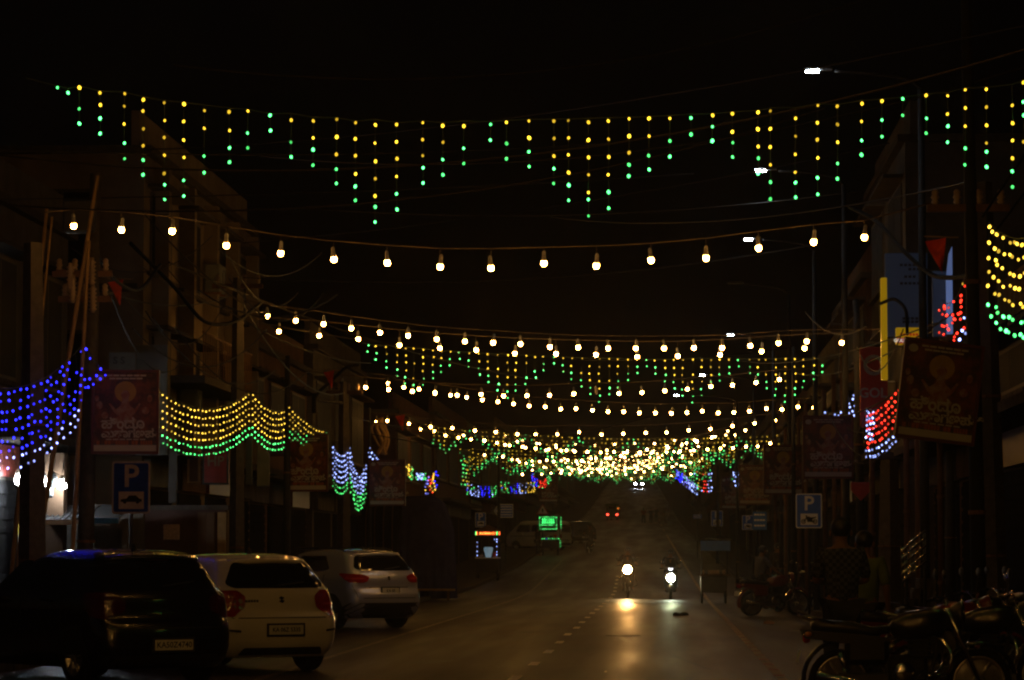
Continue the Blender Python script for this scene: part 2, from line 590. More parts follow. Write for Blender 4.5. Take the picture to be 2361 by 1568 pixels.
S1 = [(170, 521), (280, 530), (397, 533), (522, 566), (647, 584), (770, 598), (893, 606), (1015, 615), (1132, 618), (1254, 607),
      (1375, 613), (1501, 600), (1628, 595), (1749, 572), (1876, 558), (1993, 547)]
festoon('nearest and highest string of widely spaced warm bulbs under the green and yellow curtain', 42, S1, ((100, 490), (2160, 465)), 0.25)
S2a = [(617, 729), (682, 739), (746, 747), (810, 757), (876, 767), (941, 774), (1007, 782), (1072, 787), (1137, 790), (1200, 793), (1268, 800),
       (1333, 801), (1402, 803), (1466, 803), (1531, 803), (1600, 802), (1665, 802), (1730, 797), (1795, 791), (1860, 787), (1941, 790), (2038, 786)]
festoon('second string of warm bulbs from the top, closely spaced on a brown wire', 59, S2a, ((560, 690), (2110, 742)), 0.24)
S2b = [(643, 764), (736, 774), (826, 782), (921, 796), (1014, 803), (1098, 807), (1187, 815), (1282, 816), (1374, 818), (1469, 823), (1563, 821),
       (1660, 818), (1756, 810), (1855, 803)]
festoon('widely spaced warm bulbs hanging just below the second string', 61.5, S2b, ((590, 735), (1960, 765)), 0.3)
S3 = [(789, 888), (843, 893), (896, 898), (951, 902), (1003, 905), (1054, 911), (1109, 909), (1161, 913), (1215, 912), (1267, 911), (1323, 908),
      (1375, 906), (1427, 907), (1480, 905), (1533, 901), (1585, 897), (1639, 891), (1689, 888), (1743, 882), (1797, 875)]
festoon('string of warm bulbs with one dead bulb, crossing the second curtain', 76, S3, ((700, 855), (1870, 850)), 0.26, dead=(11,))
S4 = [(895, 884), (931, 893), (966, 897), (1003, 907), (1039, 911), (1076, 916), (1112, 922), (1148, 926), (1184, 931), (1220, 936), (1257, 938), (1293, 943),
      (1328, 942), (1366, 946), (1402, 949), (1438, 949), (1474, 952), (1511, 952), (1548, 953), (1584, 951), (1619, 948), (1656, 952), (1692, 951),
      (1728, 948), (1767, 942), (1803, 944), (1840, 938), (1876, 940)]
festoon('closely spaced string of warm bulbs just under the string with the dead bulb', 86, S4, ((850, 860), (1915, 925)), 0.26)
S5 = [(868, 971), (893, 970), (943, 977), (993, 984), (1043, 987), (1095, 993), (1143, 996), (1193, 1001), (1235, 1002), (1285, 1001), (1335, 996), (1387, 1002),
      (1437, 1000), (1489, 998), (1537, 997), (1588, 992), (1638, 989), (1689, 982), (1740, 976), (1787, 969)]
festoon('sixth string of warm bulbs from the top, starting at the white pole', 101, S5, ((850, 950), (1830, 955)), 0.26)
S6 = [(970, 990), (1001, 994), (1027, 1004), (1057, 1009), (1086, 1013), (1117, 1017), (1146, 1021), (1175, 1027), (1205, 1030), (1235, 1034), (1265, 1036),
      (1294, 1039), (1325, 1041), (1355, 1042), (1385, 1043), (1416, 1042), (1445, 1044), (1476, 1043), (1506, 1042), (1537, 1042), (1568, 1040), (1600, 1038),
      (1631, 1036), (1661, 1034), (1690, 1033), (1720, 1030), (1747, 1029), (1776, 1022), (1806, 1018)]
festoon('seventh string of warm bulbs, densely set above the glittering far end', 118, S6, ((930, 975), (1840, 1000)), 0.26)
# the decoration goes on over and behind the photographer
def near_string(label, Y, n, z=5.5):
    A, B = Vector((-8.3, Y, z + .5)), Vector((3.8, Y, z + .6))
    t = wthing('festoon_string', label, 'string lights', A, 'strings of warm bulbs across the street')
    line = sagline(A, B, .6, n)
    mb = MB().tube(line, 0.012, 5)
    for p in line[1:-1]:
        mb.tube([p, p - Vector((0, 0, .1))], .007, 4)
        q = p - Vector((0, 0, .265))
        b_ = put('bulb', ME_bulb, t, q - A, (rnd(-.12, .12), rnd(-.12, .12), rnd(0, 6)))
        put('socket', ME_sock, b_)
    wpart(mb, 'wire', M_festoonwire, t)
for y_, n_, z_, lab in ((29.5, 17, 7.5, 'hidden just above the picture behind the nearest light curtain'), (20.5, 17, 6.3, 'just above the top edge of the picture'), (14, 24, 5.9, 'second of those out of the picture, before the photographer'), (8, 17, 5.6, 'nearest before the photographer'),
                        (2, 24, 5.5, 'over the photographer'), (-5, 17, 5.4, 'first behind the photographer'), (-12, 24, 5.4, 'second behind the photographer'), (-21, 24, 5.4, 'third behind the photographer')):
    near_string('string of warm bulbs ' + lab, y_, n_, z_)

bulb_far = bl.mesh('bulb', M_bulbfar, True)
y, k = 128.0, 0
while y < 720:
    xl, xr = -8.4 + rnd(-1.2, 1.0) + bend(y), 5.2 + rnd(-2.2, 0.4) + bend(y)
    z0 = gz(y) + rnd(4.7, 7.4); z1 = gz(y) + rnd(5.2, 7.4)
    dy = rnd(-3, 3)
    A, B = Vector((xl, y + dy, z0)), Vector((xr, y - dy, z1))
    t = wthing('festoon_string', 'far string of warm bulbs glittering above the uphill end of the road', 'string lights', A, 'far strings of warm bulbs')
    n = int(rnd(11, 19)); sag = rnd(0.4, 1.1)
    line = sagline(A, B, sag, n)
    wpart(MB().tube(line, 0.012, 4), 'wire', M_festoonwire, t)
    if y < 260:
        for p in line[1:-1]:
            if random.random() < 0.93:
                put('bulb', bulb_far, t, p - A - Vector((0, 0, rnd(0.2, 0.3))), None, rnd(0.85, 1.1))
    else:
        mb = MB()
        for p in line[1:-1]:
            if random.random() < 0.35:
                continue
            s_ = rnd(1.0, 1.6)
            mb.ball(p - Vector((0, 0, 0.25 + rnd(0, .3))), 0.046 * s_, 6, 4)
        tag(wpart(mb, 'bulbs', M_bulbfar, t), kind='stuff')
    k += 1
    y *= rnd(1.038, 1.075)

# ================================================================== curtains of green and yellow lamps across the street
ledm = MB().lathe([(0.003, -0.016), (0.0105, -0.011), (0.0135, -0.001), (0.0125, 0.006), (0.007, 0.013), (0.003, 0.016)], 7)
ME_led = {k_: ledm.mesh('led', v, True) for k_, v in LED.items()}
C1 = [(132, [], [202]), (157, [], [214]), (183, [202], [251, 285]), (231, [214, 242], [273, 308]), (287, [216, 245, 286], [330, 366]),
      (330, [230, 256, 297, 336], [369, 403]), (379, [237, 278, 317, 358, 400], [426, 460]), (424, [240, 280, 323, 363], [416, 452]),
      (471, [255, 296], [360, 398]), (529, [258, 301], [341, 374]), (571, [256], [307, 341]), (623, [], [266, 301]), (671, [277], [328, 362]),
      (722, [279, 318], [345, 381]), (776, [275, 316, 356], [390, 423]), (820, [283, 320, 359, 401], [430, 462]), (865, [288, 330, 372, 412, 452], [477, 512]),
      (915, [287, 327, 366, 407], [447, 483]), (975, [283, 322, 359], [387, 422]), (1021, [290, 328], [368, 403]), (1069, [291], [342, 377]),
      (1131, [], [287, 323]), (1168, [282], [331, 366]), (1220, [279, 318], [350, 384]), (1277, [279, 319, 360], [389, 423]),
      (1311, [278, 318, 357, 398], [427, 462]), (1357, [282, 323, 363, 403, 444], [460, 498]), (1403, [279, 321, 362, 403], [443, 480]),
      (1450, [274, 314, 352], [380, 406]), (1496, [273, 314], [359, 391]), (1544, [273], [325, 361]), (1594, [], [272, 310]), (1643, [266], [292, 325]),
      (1689, [262, 304], [329, 362]), (1748, [259, 298, 338], [365, 400]), (1776, [256, 297, 339, 380], [420, 459]), (1834, [273, 314, 356, 397], [421, 455]),
      (1885, [243, 283, 322, 364], [410, 448]), (1931, [245, 287, 328], [377, 412]), (1987, [239, 280], [324, 357]), (2033, [233], [277, 315]),
      (2082, [], [228, 266]), (2136, [220], [273, 307]), (2185, [221, 263], [291, 328]), (2225, [207, 249, 291], [342, 380]), (2274, [206, 247, 289, 330], [350, 385]),
      (2334, [243, 284, 324, 365], [395, 431]), (2360, [190, 327], [235, 266])]

def curtain(label, Y, drops, ends, sc=1.0, gap=4.0, names=('yellow', 'green')):
    t = wthing('led_curtain', label, 'led curtain', at(*ends[0], Y), 'light curtains across the street')
    base = Vector(t.location)
    tops = [at(x, min(ys + gs) - gap, Y) for x, ys, gs in drops]
    tw = [at(*ends[0], Y)]
    for i, p in enumerate(tops):
        a, b_ = tops[max(0, i - 2)], tops[min(len(tops) - 1, i + 2)]
        tw.append(Vector((p.x, p.y, max(p.z, (a.z + b_.z) / 2))))
    tw.append(at(*ends[1], Y))
    wpart(MB().tube(tw, 0.006, 5), 'top_wire', M_ledwire, t)
    for i, (x, ys, gs) in enumerate(drops):
        al = sorted([(y_, names[0]) for y_ in ys] + [(y_, names[1]) for y_ in gs])
        P = [at(x + rnd(-3, 3) * Y / 60 * 0.6, y_, Y) for y_, c in al]
        mb = MB().tube([tw[i + 1]] + P, 0.003, 4)
        st_ = wpart(mb, 'strand', M_ledwire, t)
        for p, (y_, c) in zip(P, al):
            put('led', ME_led[c], st_, p - base, (rnd(-.5, .5), rnd(-.5, .5), rnd(0, 6)), sc * rnd(0.75, 1.15))
    return t

curtain('topmost and nearest curtain of green and yellow lamps spanning the whole picture', 27, C1, ((60, 180), (2420, 175)), 1.0)

def pattern(x0, x1, dx, topf, dy, phase):
    out = []
    x, i = x0, 0
    while x < x1:
        k_ = (i + phase) % 10
        n = 5 - abs(k_ - 5)
        t_ = topf(x) + rnd(-1, 1)
        ys = [t_ + j * dy + rnd(-.06, .06) * dy for j in range(n) if random.random() < 0.93]
        gs = [t_ + n * dy - (0 if n else 0) + j * dy * 0.86 for j in range(2)]
        out.append((x + rnd(-dx, dx) * 0.12, ys, gs))
        x += dx; i += 1
    return out

def para(x0, y0, x1, y1, xm, ym):
    """parabola through three points"""
    d = [(x0, y0), (xm, ym), (x1, y1)]
    def f(x):
        s = 0
        for i, (a, b_) in enumerate(d):
            t_ = b_
            for j, (c, e) in enumerate(d):
                if i != j:
                    t_ *= (x - c) / (a - c)
            s += t_
        return s
    return f
curtain('second curtain of green and yellow lamps, hanging below the close-set warm bulbs', 60,
        pattern(848, 1910, 21.4, para(848, 796, 1905, 826, 1450, 829), 16.8, 0), ((820, 785), (1960, 815)), 0.95, 2)
curtain('third curtain of green and yellow lamps behind the sixth string of bulbs', 104,
        pattern(1000, 1800, 12.4, para(1000, 985, 1800, 1005, 1450, 1013), 9.6, 3), ((975, 978), (1830, 998)), 1.75, 1.5, ('yellow_far', 'green_far'))
def far_curtain(Y, x0, x1, top, ph):
    dx, dy = 48 * 27 / Y * rnd(0.85, 1.1), 40 * 27 / Y
    f = para(x0, top - 5, x1, top - 5, (x0 + x1) / 2, top + 3)
    A = at(x0 - 12, top - 8, Y)
    t = wthing('led_curtain', 'far curtain of green and yellow lamps among the glittering bulbs', 'led curtain', A, 'far light curtains')
    m1, m2, mw = MB(), MB(), MB()
    dr = pattern(x0, x1, dx, f, dy, ph)
    mw.tube([A] + [at(x, min(ys + gs) - 1, Y) for x, ys, gs in dr] + [at(x1 + 12, top - 8, Y)], 0.008, 4)
    for x, ys, gs in dr:
        for mb, l in ((m1, ys), (m2, gs)):
            for y_ in l:
                if random.random() < (0.8 if Y < 180 else 0.5):
                    mb.ball(at(x + rnd(-1, 1), y_ + rnd(-1, 1), Y), 0.02 + 0.00005 * Y, 6, 4)
    wpart(mw, 'top_wire', M_ledwire, t)
    tag(wpart(m1, 'yellow_leds', LED['yellow_far'], t), kind='stuff')
    tag(wpart(m2, 'green_leds', LED['green_far'], t), kind='stuff')
for Y, x0, x1, top, ph in ((135, 1060, 1700, 1040, 1), (160, 1085, 1640, 1060, 4), (185, 1180, 1640, 1066, 2), (215, 1230, 1640, 1078, 6), (260, 1290, 1610, 1084, 0),
                           (330, 1330, 1610, 1094, 3), (150, 1500, 1760, 1035, 5)):
    far_curtain(Y, x0, x1, top, ph)

# ================================================================== lamp nets hung along the kerbs
def net(label, A, B, sag, cols, rows, dz, colour, jit=0.02, sc=1.0, droplen=None, group='lamp nets along the kerbs'):
    A, B = Vector(A), Vector(B)
    t = wthing('led_net', label, 'led net', A, group)
    mw = MB()
    line = sagline(A, B, sag, cols)
    mw.tube(line, 0.005, 4)
    far = (A.y + B.y) / 2 > 62
    for i in range(cols + 1):
        n = rows if droplen is None else max(1, int(round(rows * droplen(i / cols))))
        top = line[i]
        P = []
        for j in range(n):
            p = top + Vector((rnd(-jit, jit), rnd(-jit, jit), -0.05 - dz * j + rnd(-jit, jit)))
            P.append((p, colour(i / cols, j / max(1, n - 1), j, n)))
        mw.tube([top] + [p for p, c in P], 0.0025, 3)
        for p, c in P:
            if c:
                put('led', ME_led[c + ('_far' if far and c + '_far' in ME_led else '')], t, p - A, (rnd(-.5, .5), rnd(-.5, .5), 0), sc * rnd(0.85, 1.15))
    wpart(mw, 'net_wire', M_ledwire, t)
    return t

yg = lambda u, v, j, n: 'green' if j >= n - 2 else 'gold'
wg = lambda u, v, j, n: 'green' if j >= n - 2 else 'white'
bw = lambda u, v, j, n: ('bluewhite' if j >= n - 2 else 'blue') if random.random() < 0.93 else None
rw = lambda u, v, j, n: 'white' if j >= n - 2 else 'red'
net('deep blue lamp net swagged up to the pole at the left edge', at(-60, 880, 37), at(186, 800, 43), 0.28, 17, 9, 0.123, bw, 0.025, 1.0)
net('small blue lamp strand falling to the right of the left pole', at(196, 800, 43.2), at(240, 858, 44), 0.02, 4, 5, 0.14, lambda u, v, j, n: 'blue' if random.random() < 0.75 else None, 0.03, 1.1,
    droplen=lambda u: 1 - 0.8 * u)
net('widest yellow lamp net with green hem, above the bank board', at(366, 897, 47), at(574, 905, 57), 0.3, 25, 7, 0.125, yg, 0.012, 0.85)
net('narrow yellow lamp net with green hem left of the concrete pole', at(582, 905, 57.5), at(655, 945, 63), 0.14, 11, 7, 0.125, yg, 0.012, 0.9)
net('yellow lamp net running down to the upright poster right of the concrete pole', at(668, 935, 63.5), at(752, 992, 70), 0.12, 14, 6, 0.125, yg, 0.012, 0.95,
    droplen=lambda u: 1 - 0.6 * u)
net('white lamp net with green hem beside the leaning pole', at(768, 1026, 70), at(808, 1028, 77), 0.22, 12, 8, 0.128, wg, 0.01, 1.1)
net('white and green lamp strand drooping to a point', at(806, 1030, 77), at(843, 1068, 82), 0.5, 10, 9, 0.11, lambda u, v, j, n: 'green' if v > 0.6 else 'white', 0.02, 1.4)
net('small white lamp peak on the pole behind the third left poster', at(852, 1030, 84), at(880, 1062, 88), 0.05, 6, 3, 0.13, lambda u, v, j, n: 'white', 0.03, 1.5)
net('large yellow lamp net with green hem at the upper right edge', at(2279, 512, 31), at(2420, 515, 30), 0.16, 12, 7, 0.155, lambda u, v, j, n: 'green' if j >= n - 2 else 'gold', 0.02, 1.2)
net('steep red lamp net with white hem in front of the pale blue boards', at(2236, 596, 38.5), at(2172, 690, 43), 0.25, 9, 6, 0.15,
    lambda u, v, j, n: ('white' if j >= n - 2 else ('gold' if u < 0.2 and j < 2 else 'red')) if random.random() < 0.9 else None, 0.05, 1.2)
net('red lamp net with white hem left of the large dark poster', at(2082, 880, 49.5), at(1998, 952, 56), 0.1, 11, 7, 0.128, rw, 0.015, 1.3)
net('white lamp peak behind the lit poster on the right', at(1968, 905, 60), at(1905, 946, 66), 0.2, 7, 5, 0.1, lambda u, v, j, n: 'white', 0.03, 1.3,
    droplen=lambda u: 1 - 0.9 * u)
net('thin white and red lamp strand beside the red shop board', at(1998, 940, 58), at(2012, 945, 57), 0.02, 2, 8, 0.1, lambda u, v, j, n: 'white' if j < 6 else 'red', 0.02, 1.3)

def far_net(label, A, B, sag, h, n, cols_):
    A, B = Vector(A), Vector(B)
    t = wthing('led_net', label, 'led net', A, 'far lamp nets')
    mbs = {c: MB() for c in cols_}
    line = sagline(A, B, sag, n)
    wpart(MB().tube(line, 0.008, 4), 'net_wire', M_ledwire, t)
    s = 0.024 + 0.00004 * A.y
    for i, p in enumerate(line):
        c = cols_[int(i / (n + 1) * len(cols_))]
        d = 0.0
        while d < h:
            if random.random() < 0.85:
                c2 = c if random.random() < 0.8 else random.choice(cols_)
                mbs[c2].ball(p - Vector((rnd(-.05, .05), 0, d)), s, 6, 4)
            d += h / 6
    for c, mb in mbs.items():
        if mb.v:
            tag(wpart(mb, 'leds', LED[c + '_far'], t), kind='stuff')
far_net('small gold lamp strand above the dark stall', at(940, 1072, 100), at(950, 1078, 104), 0.02, 0.4, 3, ['gold', 'green'])
far_net('short white and green lamp net above the dark stall', at(962, 1092, 106), at(980, 1092, 108), 0.0, 0.2, 4, ['white', 'green'])
far_net('blue, red and gold lamp net above the right end of the tarpaulin', at(984, 1100, 108), at(1008, 1082, 112), 0.1, 0.7, 7, ['paleblue', 'red', 'gold', 'blue'])
far_net('upright yellow green lamp column left of the far glitter', at(1066, 1062, 128), at(1080, 1066, 130), 0.0, 1.0, 4, ['green', 'yellow'])
far_net('blue and white lamp nets hung low behind the direction sign', at(1078, 1116, 150), at(1150, 1120, 156), 0.1, 0.6, 9, ['white', 'blue', 'green'])
far_net('deep blue lamp nets right of the direction sign', at(1150, 1110, 156), at(1232, 1112, 166), 0.1, 0.6, 12, ['green', 'blue', 'white', 'gold'])
far_net('red and blue lamp swag above the warning triangle', at(1228, 1092, 175), at(1268, 1092, 180), 0.45, 0.4, 9, ['blue', 'red', 'red', 'green'])
far_net('blue lamp net sloping down on the right of the far glitter', at(1560, 1084, 150), at(1605, 1120, 140), 0.0, 0.4, 12, ['blue', 'paleblue', 'white'])
far_net('mixed green, red and yellow lamp net at the right of the far glitter', at(1602, 1085, 140), at(1640, 1092, 132), 0.1, 0.9, 7, ['green', 'yellow', 'red', 'white'])
far_net('green lamp net above the right parking boards', at(1690, 1090, 118), at(1756, 1076, 108), 0.05, 0.5, 9, ['white', 'green', 'green', 'green'])

# ================================================================== street lamps, poles, cables
M_lamp = glow('street_lamp_light', (0.78, 0.9, 1.0), 130, 0.9)
M_lampdim = glow('street_lamp_far_light', (0.78, 0.9, 1.0), 130, 0.9)

def street_lamp(label, Y, pole_px, head, lit=True, dim=False, top=None):
    h = at(head[0], head[1], Y)
    px = at(pole_px, 1277, Y).x
    base = Vector((px, Y, gz(Y) + 0.12))
    t = wthing('street_lamp', label, 'street lamp', base, 'street lamps on the right kerb')
    zt = h.z - 0.28
    wpart(MB().tube([base, base + Vector((0, 0, 2.5)), Vector((px, Y, zt))], [0.085, 0.075, 0.05], 10), 'pole', M_steel, t, True)
    wpart(MB().box(base + Vector((0, 0, 0.012)), (0.34, 0.34, 0.024)), 'base_plate', M_steel, t)
    d = (Vector((h.x, Y, h.z)) - Vector((px, Y, zt)))
    arm = [Vector((px, Y, zt)), Vector((px, Y, zt)) + Vector((d.x * 0.15, 0, d.z * 0.55)), Vector((px, Y, zt)) + Vector((d.x * 0.55, 0, d.z * 0.9)), h + Vector((0.3, 0, 0.0))]
    wpart(MB().tube(spline(arm, 5), 0.03, 7), 'arm', M_steel, t, True)
    hd = wpart(MB().rbox(h + Vector((0.05, 0, 0.05)), (0.46, 0.2, 0.06), 0.02), 'lamp_head', M_steel, t)
    if lit:
        b_ = Vector(base)
        mb = MB().rbox(h + Vector((-0.05, -0.02, 0.004)), (0.2, 0.14, 0.034), 0.01)
        mb.v = [tuple(Vector(v) - b_) for v in mb.v]
        mb.build('diffuser', M_lampdim if dim else M_lamp, hd)
street_lamp('lit street lamp highest on the right, above the nearest light curtain', 47.6, 2133, (1880, 165))
street_lamp('lit street lamp second from the top on the right', 60, 1952, (1760, 394), dim=True)
street_lamp('lit street lamp above the right end of the first bulb string', 75, 1882, (1730, 553), dim=True)
street_lamp('unlit street lamp on the slim pole right of the road', 84, 1822, (1692, 656), lit=False)
street_lamp('lit street lamp above the second bulb string', 100, 1786, (1688, 772), dim=True)
street_lamp('small lit street lamp within the second light curtain', 122, 1740, (1622, 866), dim=True)
street_lamp('tiny lit street lamp below the string with the dead bulb', 140, 1700, (1562, 912), dim=True)

def pole(label, px, Y, top, r=0.12, material=None, lean=0.0, square=False, cat='pole', name='utility_pole'):
    base = gp(px, Y); base.z = gz(Y) + 0.115
    tp = at(px + lean, top, Y)
    t = wthing(name, label, cat, base, 'poles along the street')
    mb = MB()
    if square:
        mb.tube([base, base + (tp - base) * 0.5, tp], [r * 1.25, r * 1.05, r * 0.8], 4)
    else:
        mb.tube([base, base + (tp - base) * 0.5, tp], [r, r * 0.85, r * 0.65], 10)
    wpart(mb, 'shaft', material or M_conc, t, not square)
    for k_ in (0.22, 0.55):
        wpart(MB().tube([base + (tp - base) * k_, base + (tp - base) * (k_ + 0.006)], r * 1.12, 10), 'band', M_rust, t)
    return t, base, tp

def cross_arm(t, c, half, up=0.1, n=4):
    a = wpart(MB().box(c, (half * 2, 0.09, 0.09)), 'cross_arm', M_rust, t)
    for i in range(n):
        x = c.x - half + 0.1 + i * (half * 2 - 0.2) / (n - 1)
        wpart(MB().lathe([(0.02, 0), (0.05, 0.03), (0.03, 0.06), (0.055, 0.09), (0.035, 0.12), (0.045, 0.16), (0.015, 0.19)], 10, None, (x, c.y, c.z + 0.045)),
              'insulator', M_ceramic, t, True)

# transformer pole at the left
t, b0, tp = pole('leaning power pole with insulators and brackets at the left edge', 193, 45, 400, 0.13, lean=28)
cross_arm(t, at(190, 632, 45), 0.45)
cross_arm(t, at(196, 690, 45), 0.4, n=3)
for px, py in ((162, 640), (168, 668), (212, 628), (214, 690)):
    c = at(px, py, 44.8)
    wpart(MB().lathe([(0.03, -0.2)] + [(0.03 + 0.035 * (i % 2), -0.18 + i * 0.03) for i in range(13)] + [(0.03, 0.22)], 10, None, c), 'stack_insulator', M_ceramic, t, True)
wpart(MB().tube([at(130, 625, 45), at(180, 634, 45)], 0.05, 6), 'bracket', M_rust, t)
wpart(MB().rbox(at(186, 500, 45.0), (0.5, 0.28, 0.5), 0.03), 'junction_box', M_dark, t)
for i, (a, b_, r) in enumerate((((108, 480), (78, 790), 0.035), ((225, 405), (178, 700), 0.04), ((205, 555), (168, 1260), 0.035), ((120, 500), (100, 700), 0.025))):
    p, q = at(*a, 44.3 - i * 0.15), at(*b_, 44.3 - i * 0.15)
    dn = (q - p).normalized()
    q2 = p + dn * ((p.z - 0.13) / -dn.z)
    tt = wthing('bamboo_pole', ['long bamboo pole leaning left of the power pole', 'bamboo pole leaning across the power pole top', 'thick bamboo pole rising behind the small blue strand',
                'thin bamboo pole between the two long ones at the left edge'][i], 'pole', q2, 'bamboo poles at the left')
    nodes = 14
    pts, rs = [], []
    for k_ in range(nodes * 2 + 1):
        u = k_ / (nodes * 2)
        pts.append(q2.lerp(p, u)); rs.append(r * (1.15 if k_ % 2 == 0 else 0.95) * (1 - 0.3 * u))
    wpart(MB().tube(pts, rs, 8), 'culm', M_bamboo, tt, True)

poles = {}
for key, label, px, Y, top, r, lean, sq in (
        ('L2', 'slim concrete pole left of the second left poster', 661, 66, 820, 0.09, 2, False),
        ('L3', 'concrete pole with bent lamp arm above the white lamp net', 793, 76, 880, 0.15, 0, True),
        ('L4', 'pale painted pole beside the bundle of cables and bulbs', 852, 86, 940, 0.06, 0, False),
        ('Lx', 'dark pole behind the widest yellow lamp net', 546, 59, 640, 0.13, 3, True),
        ('L0', 'dark square pillar at the left edge beside the lit shop', 76, 43, 560, 0.17, 0, True),
        ('R1', 'tall power pole at the right edge carrying the large dark poster', 2258, 37.3, -60, 0.1, -32, False),
        ('R1b', 'second power pole close behind the one at the right edge', 2300, 39, 420, 0.12, -30, True),
        ('R2', 'dark pole right of the lit poster', 1988, 59.5, 690, 0.1, -14, False),
        ('R3', 'thin pale pole left of the lit poster', 1829, 76, 800, 0.06, 0, False),
        ('R4', 'dark concrete pole in front of the stair railing', 2050, 43, 1060, 0.15, 0, True),
        ('R5', 'rusty pole right of the stair railing', 2190, 47, 1040, 0.09, 0, False),
        ('R6', 'slim rusty pole below the third right poster', 1800, 82, 1010, 0.055, 0, False),
        ('R7', 'slim pole between the two right parking boards', 1700, 112, 1080, 0.07, 0, False),
        ('F1', 'slim far pole left of the glitter', 1150, 138, 1010, 0.09, 0, False),
        ('F2', 'slim far pole right of the glitter', 1655, 150, 1000, 0.09, 0, False)):
    poles[key] = pole(label, px, Y, top, r, M_conc if sq or r > 0.1 else M_steel, lean, sq)
cross_arm(poles['R1'][0], at(2232, 480, 37.3), 0.5)
cross_arm(poles['Lx'][0], at(548, 660, 59), 0.5)
cross_arm(poles['F1'][0], at(1150, 1020, 138), 0.6)
cross_arm(poles['L3'][0], at(793, 905, 76), 0.45)
t = poles['L3'][0]
wpart(MB().tube(spline([at(795, 930, 76), at(728, 918, 75), at(770, 873, 74.5), at(800, 846, 74), at(828, 842, 74)], 5), 0.045, 7), 'lamp_arm', M_steel, t, True)
wpart(MB().rbox(at(725, 930, 75), (0.12, 0.12, 0.5), 0.02), 'hanging_box', M_steel, t)
# tangle of cloth and bulbs on the pale pole
t = thing('cable_bundle', 'sunlit-looking bundle of rag and cables tied to the pale pole', 'cables', at(875, 1000, 87))
t['label'] = 'ragged bundle of cables and cloth hanging beside the pale pole'
for k_ in range(7):
    pts = [(rnd(-.15, .15), 0, 0.55 - rnd(0, .2)), (rnd(-.22, .22), rnd(-.05, .05), 0.2), (rnd(-.25, .25), rnd(-.05, .05), -0.2), (rnd(-.1, .2), 0, -0.6)]
    MB().tube(spline(pts, 5), 0.03 + rnd(0, .03), 6).build('cable_loop', M_bamboo, t, True)

CB = 'thin dark cable sagging high across the street'
cables = [((-20, 355, 34), (2380, 110, 30), 1.0, 0.012, 0), ((-20, 345, 38), (1400, 330, 50), 0.2, 0.012, 0), ((-20, 470, 40), (1900, 250, 44), 1.0, 0.012, 0),
          ((330, 345, 52), (2380, 55, 36), 0.5, 0.012, 0), ((0, 460, 46), (1600, 400, 60), 0.15, 0.011, 0), ((600, 360, 44), (2380, 150, 38), 0.9, 0.012, 0),
          ((560, 560, 57), (2050, 330, 52), 0.35, 0.012, 0), ((700, 480, 60), (1990, 440, 60), 0.5, 0.012, 0), ((400, 150, 36), (2100, -40, 40), 1.0, 0.012, 0),
          ((1270, 500, 60), (2230, 420, 40), 0.5, 0.012, 0), ((560, 640, 57), (1900, 560, 60), 0.6, 0.012, 0), ((390, 605, 55), (1250, 876, 82), 0.5, 0.02, 1),
          ((330, 490, 52), (560, 700, 57), 0.2, 0.015, 0), ((600, 745, 60), (1830, 800, 84), 0.9, 0.014, 0), ((1830, 860, 80), (2200, 720, 44), 0.6, 0.014, 0),
          ((1700, 830, 95), (2160, 745, 47), 0.5, 0.013, 0), ((1900, 960, 62), (2130, 850, 48), 0.4, 0.014, 0), ((680, 960, 64), (795, 1060, 76), 0.3, 0.014, 0),
          ((560, 700, 58), (795, 905, 76), 1.0, 0.016, 0), ((853, 1000, 86), (1760, 1010, 84), 0.9, 0.014, 0), ((795, 960, 76), (1500, 960, 110), 1.0, 0.014, 0)]
for a, b_, sag, r, k_ in cables:
    A, B = at(*a), at(*b_)
    tag(MB().tube(sagline(A, B, sag * 0.6, 16), r, 5).build('overhead_cable', M_wire), 'thicker pale cable running down from the left block to mid street' if k_ else CB, 'cable', 'overhead cables')
thick = [('thick dark cable looping from the left block over the balcony', [(300, 560, 52), (400, 660, 53), (470, 740, 54), (540, 742, 56), (600, 700, 58)], 0.035),
         ('thick cable hanging in a shallow loop beside the transformer pole', [(210, 560, 45), (260, 640, 47), (320, 668, 50), (370, 610, 53)], 0.03),
         ('thick black cable swooping across the pale blue boards at right', [(1960, 478, 50), (2020, 510, 48), (2080, 575, 46), (2140, 628, 44), (2180, 640, 42), (2245, 636, 39)], 0.035),
         ('coil of black cable in front of the yellow upright board', [(2030, 700, 54), (2062, 690, 53), (2088, 715, 52), (2092, 770, 51)], 0.03),
         ('coil of black cable on the pole at the right edge', [(2150, 840, 38), (2190, 790, 38), (2212, 820, 38), (2190, 880, 38), (2158, 862, 38)], 0.03),
         ('guy wire falling steeply at the right edge', [(2380, 330, 36), (2265, 500, 37)], 0.015),
         ('second guy wire falling steeply at the right edge', [(2380, 420, 36), (2275, 560, 37)], 0.015)]
for lab, pts, r in thick:
    tag(MB().tube(spline([at(*p) for p in pts], 6), r, 7).build('hanging_cable', M_black, None, True), lab, 'cable')

# ================================================================== posters on the poles
M_poster = mixmat('poster_print', (0.03, 0.007, 0.005), (0.16, 0.03, 0.01), 3.2, 0.45, 0.42, 0.6)
M_halo = mat('poster_yellow', (0.3, 0.17, 0.02), 0.45, scale=4)
M_figure = mixmat('poster_figure', (0.26, 0.17, 0.12), (0.2, 0.05, 0.02), 9, 0.45)
M_letters = mat('poster_letters', (0.36, 0.33, 0.3), 0.45, var=0.08)
M_frame = mat('poster_frame_red', (0.08, 0.01, 0.008), 0.45)
M_orange = mat('poster_orange', (0.28, 0.07, 0.012), 0.45)

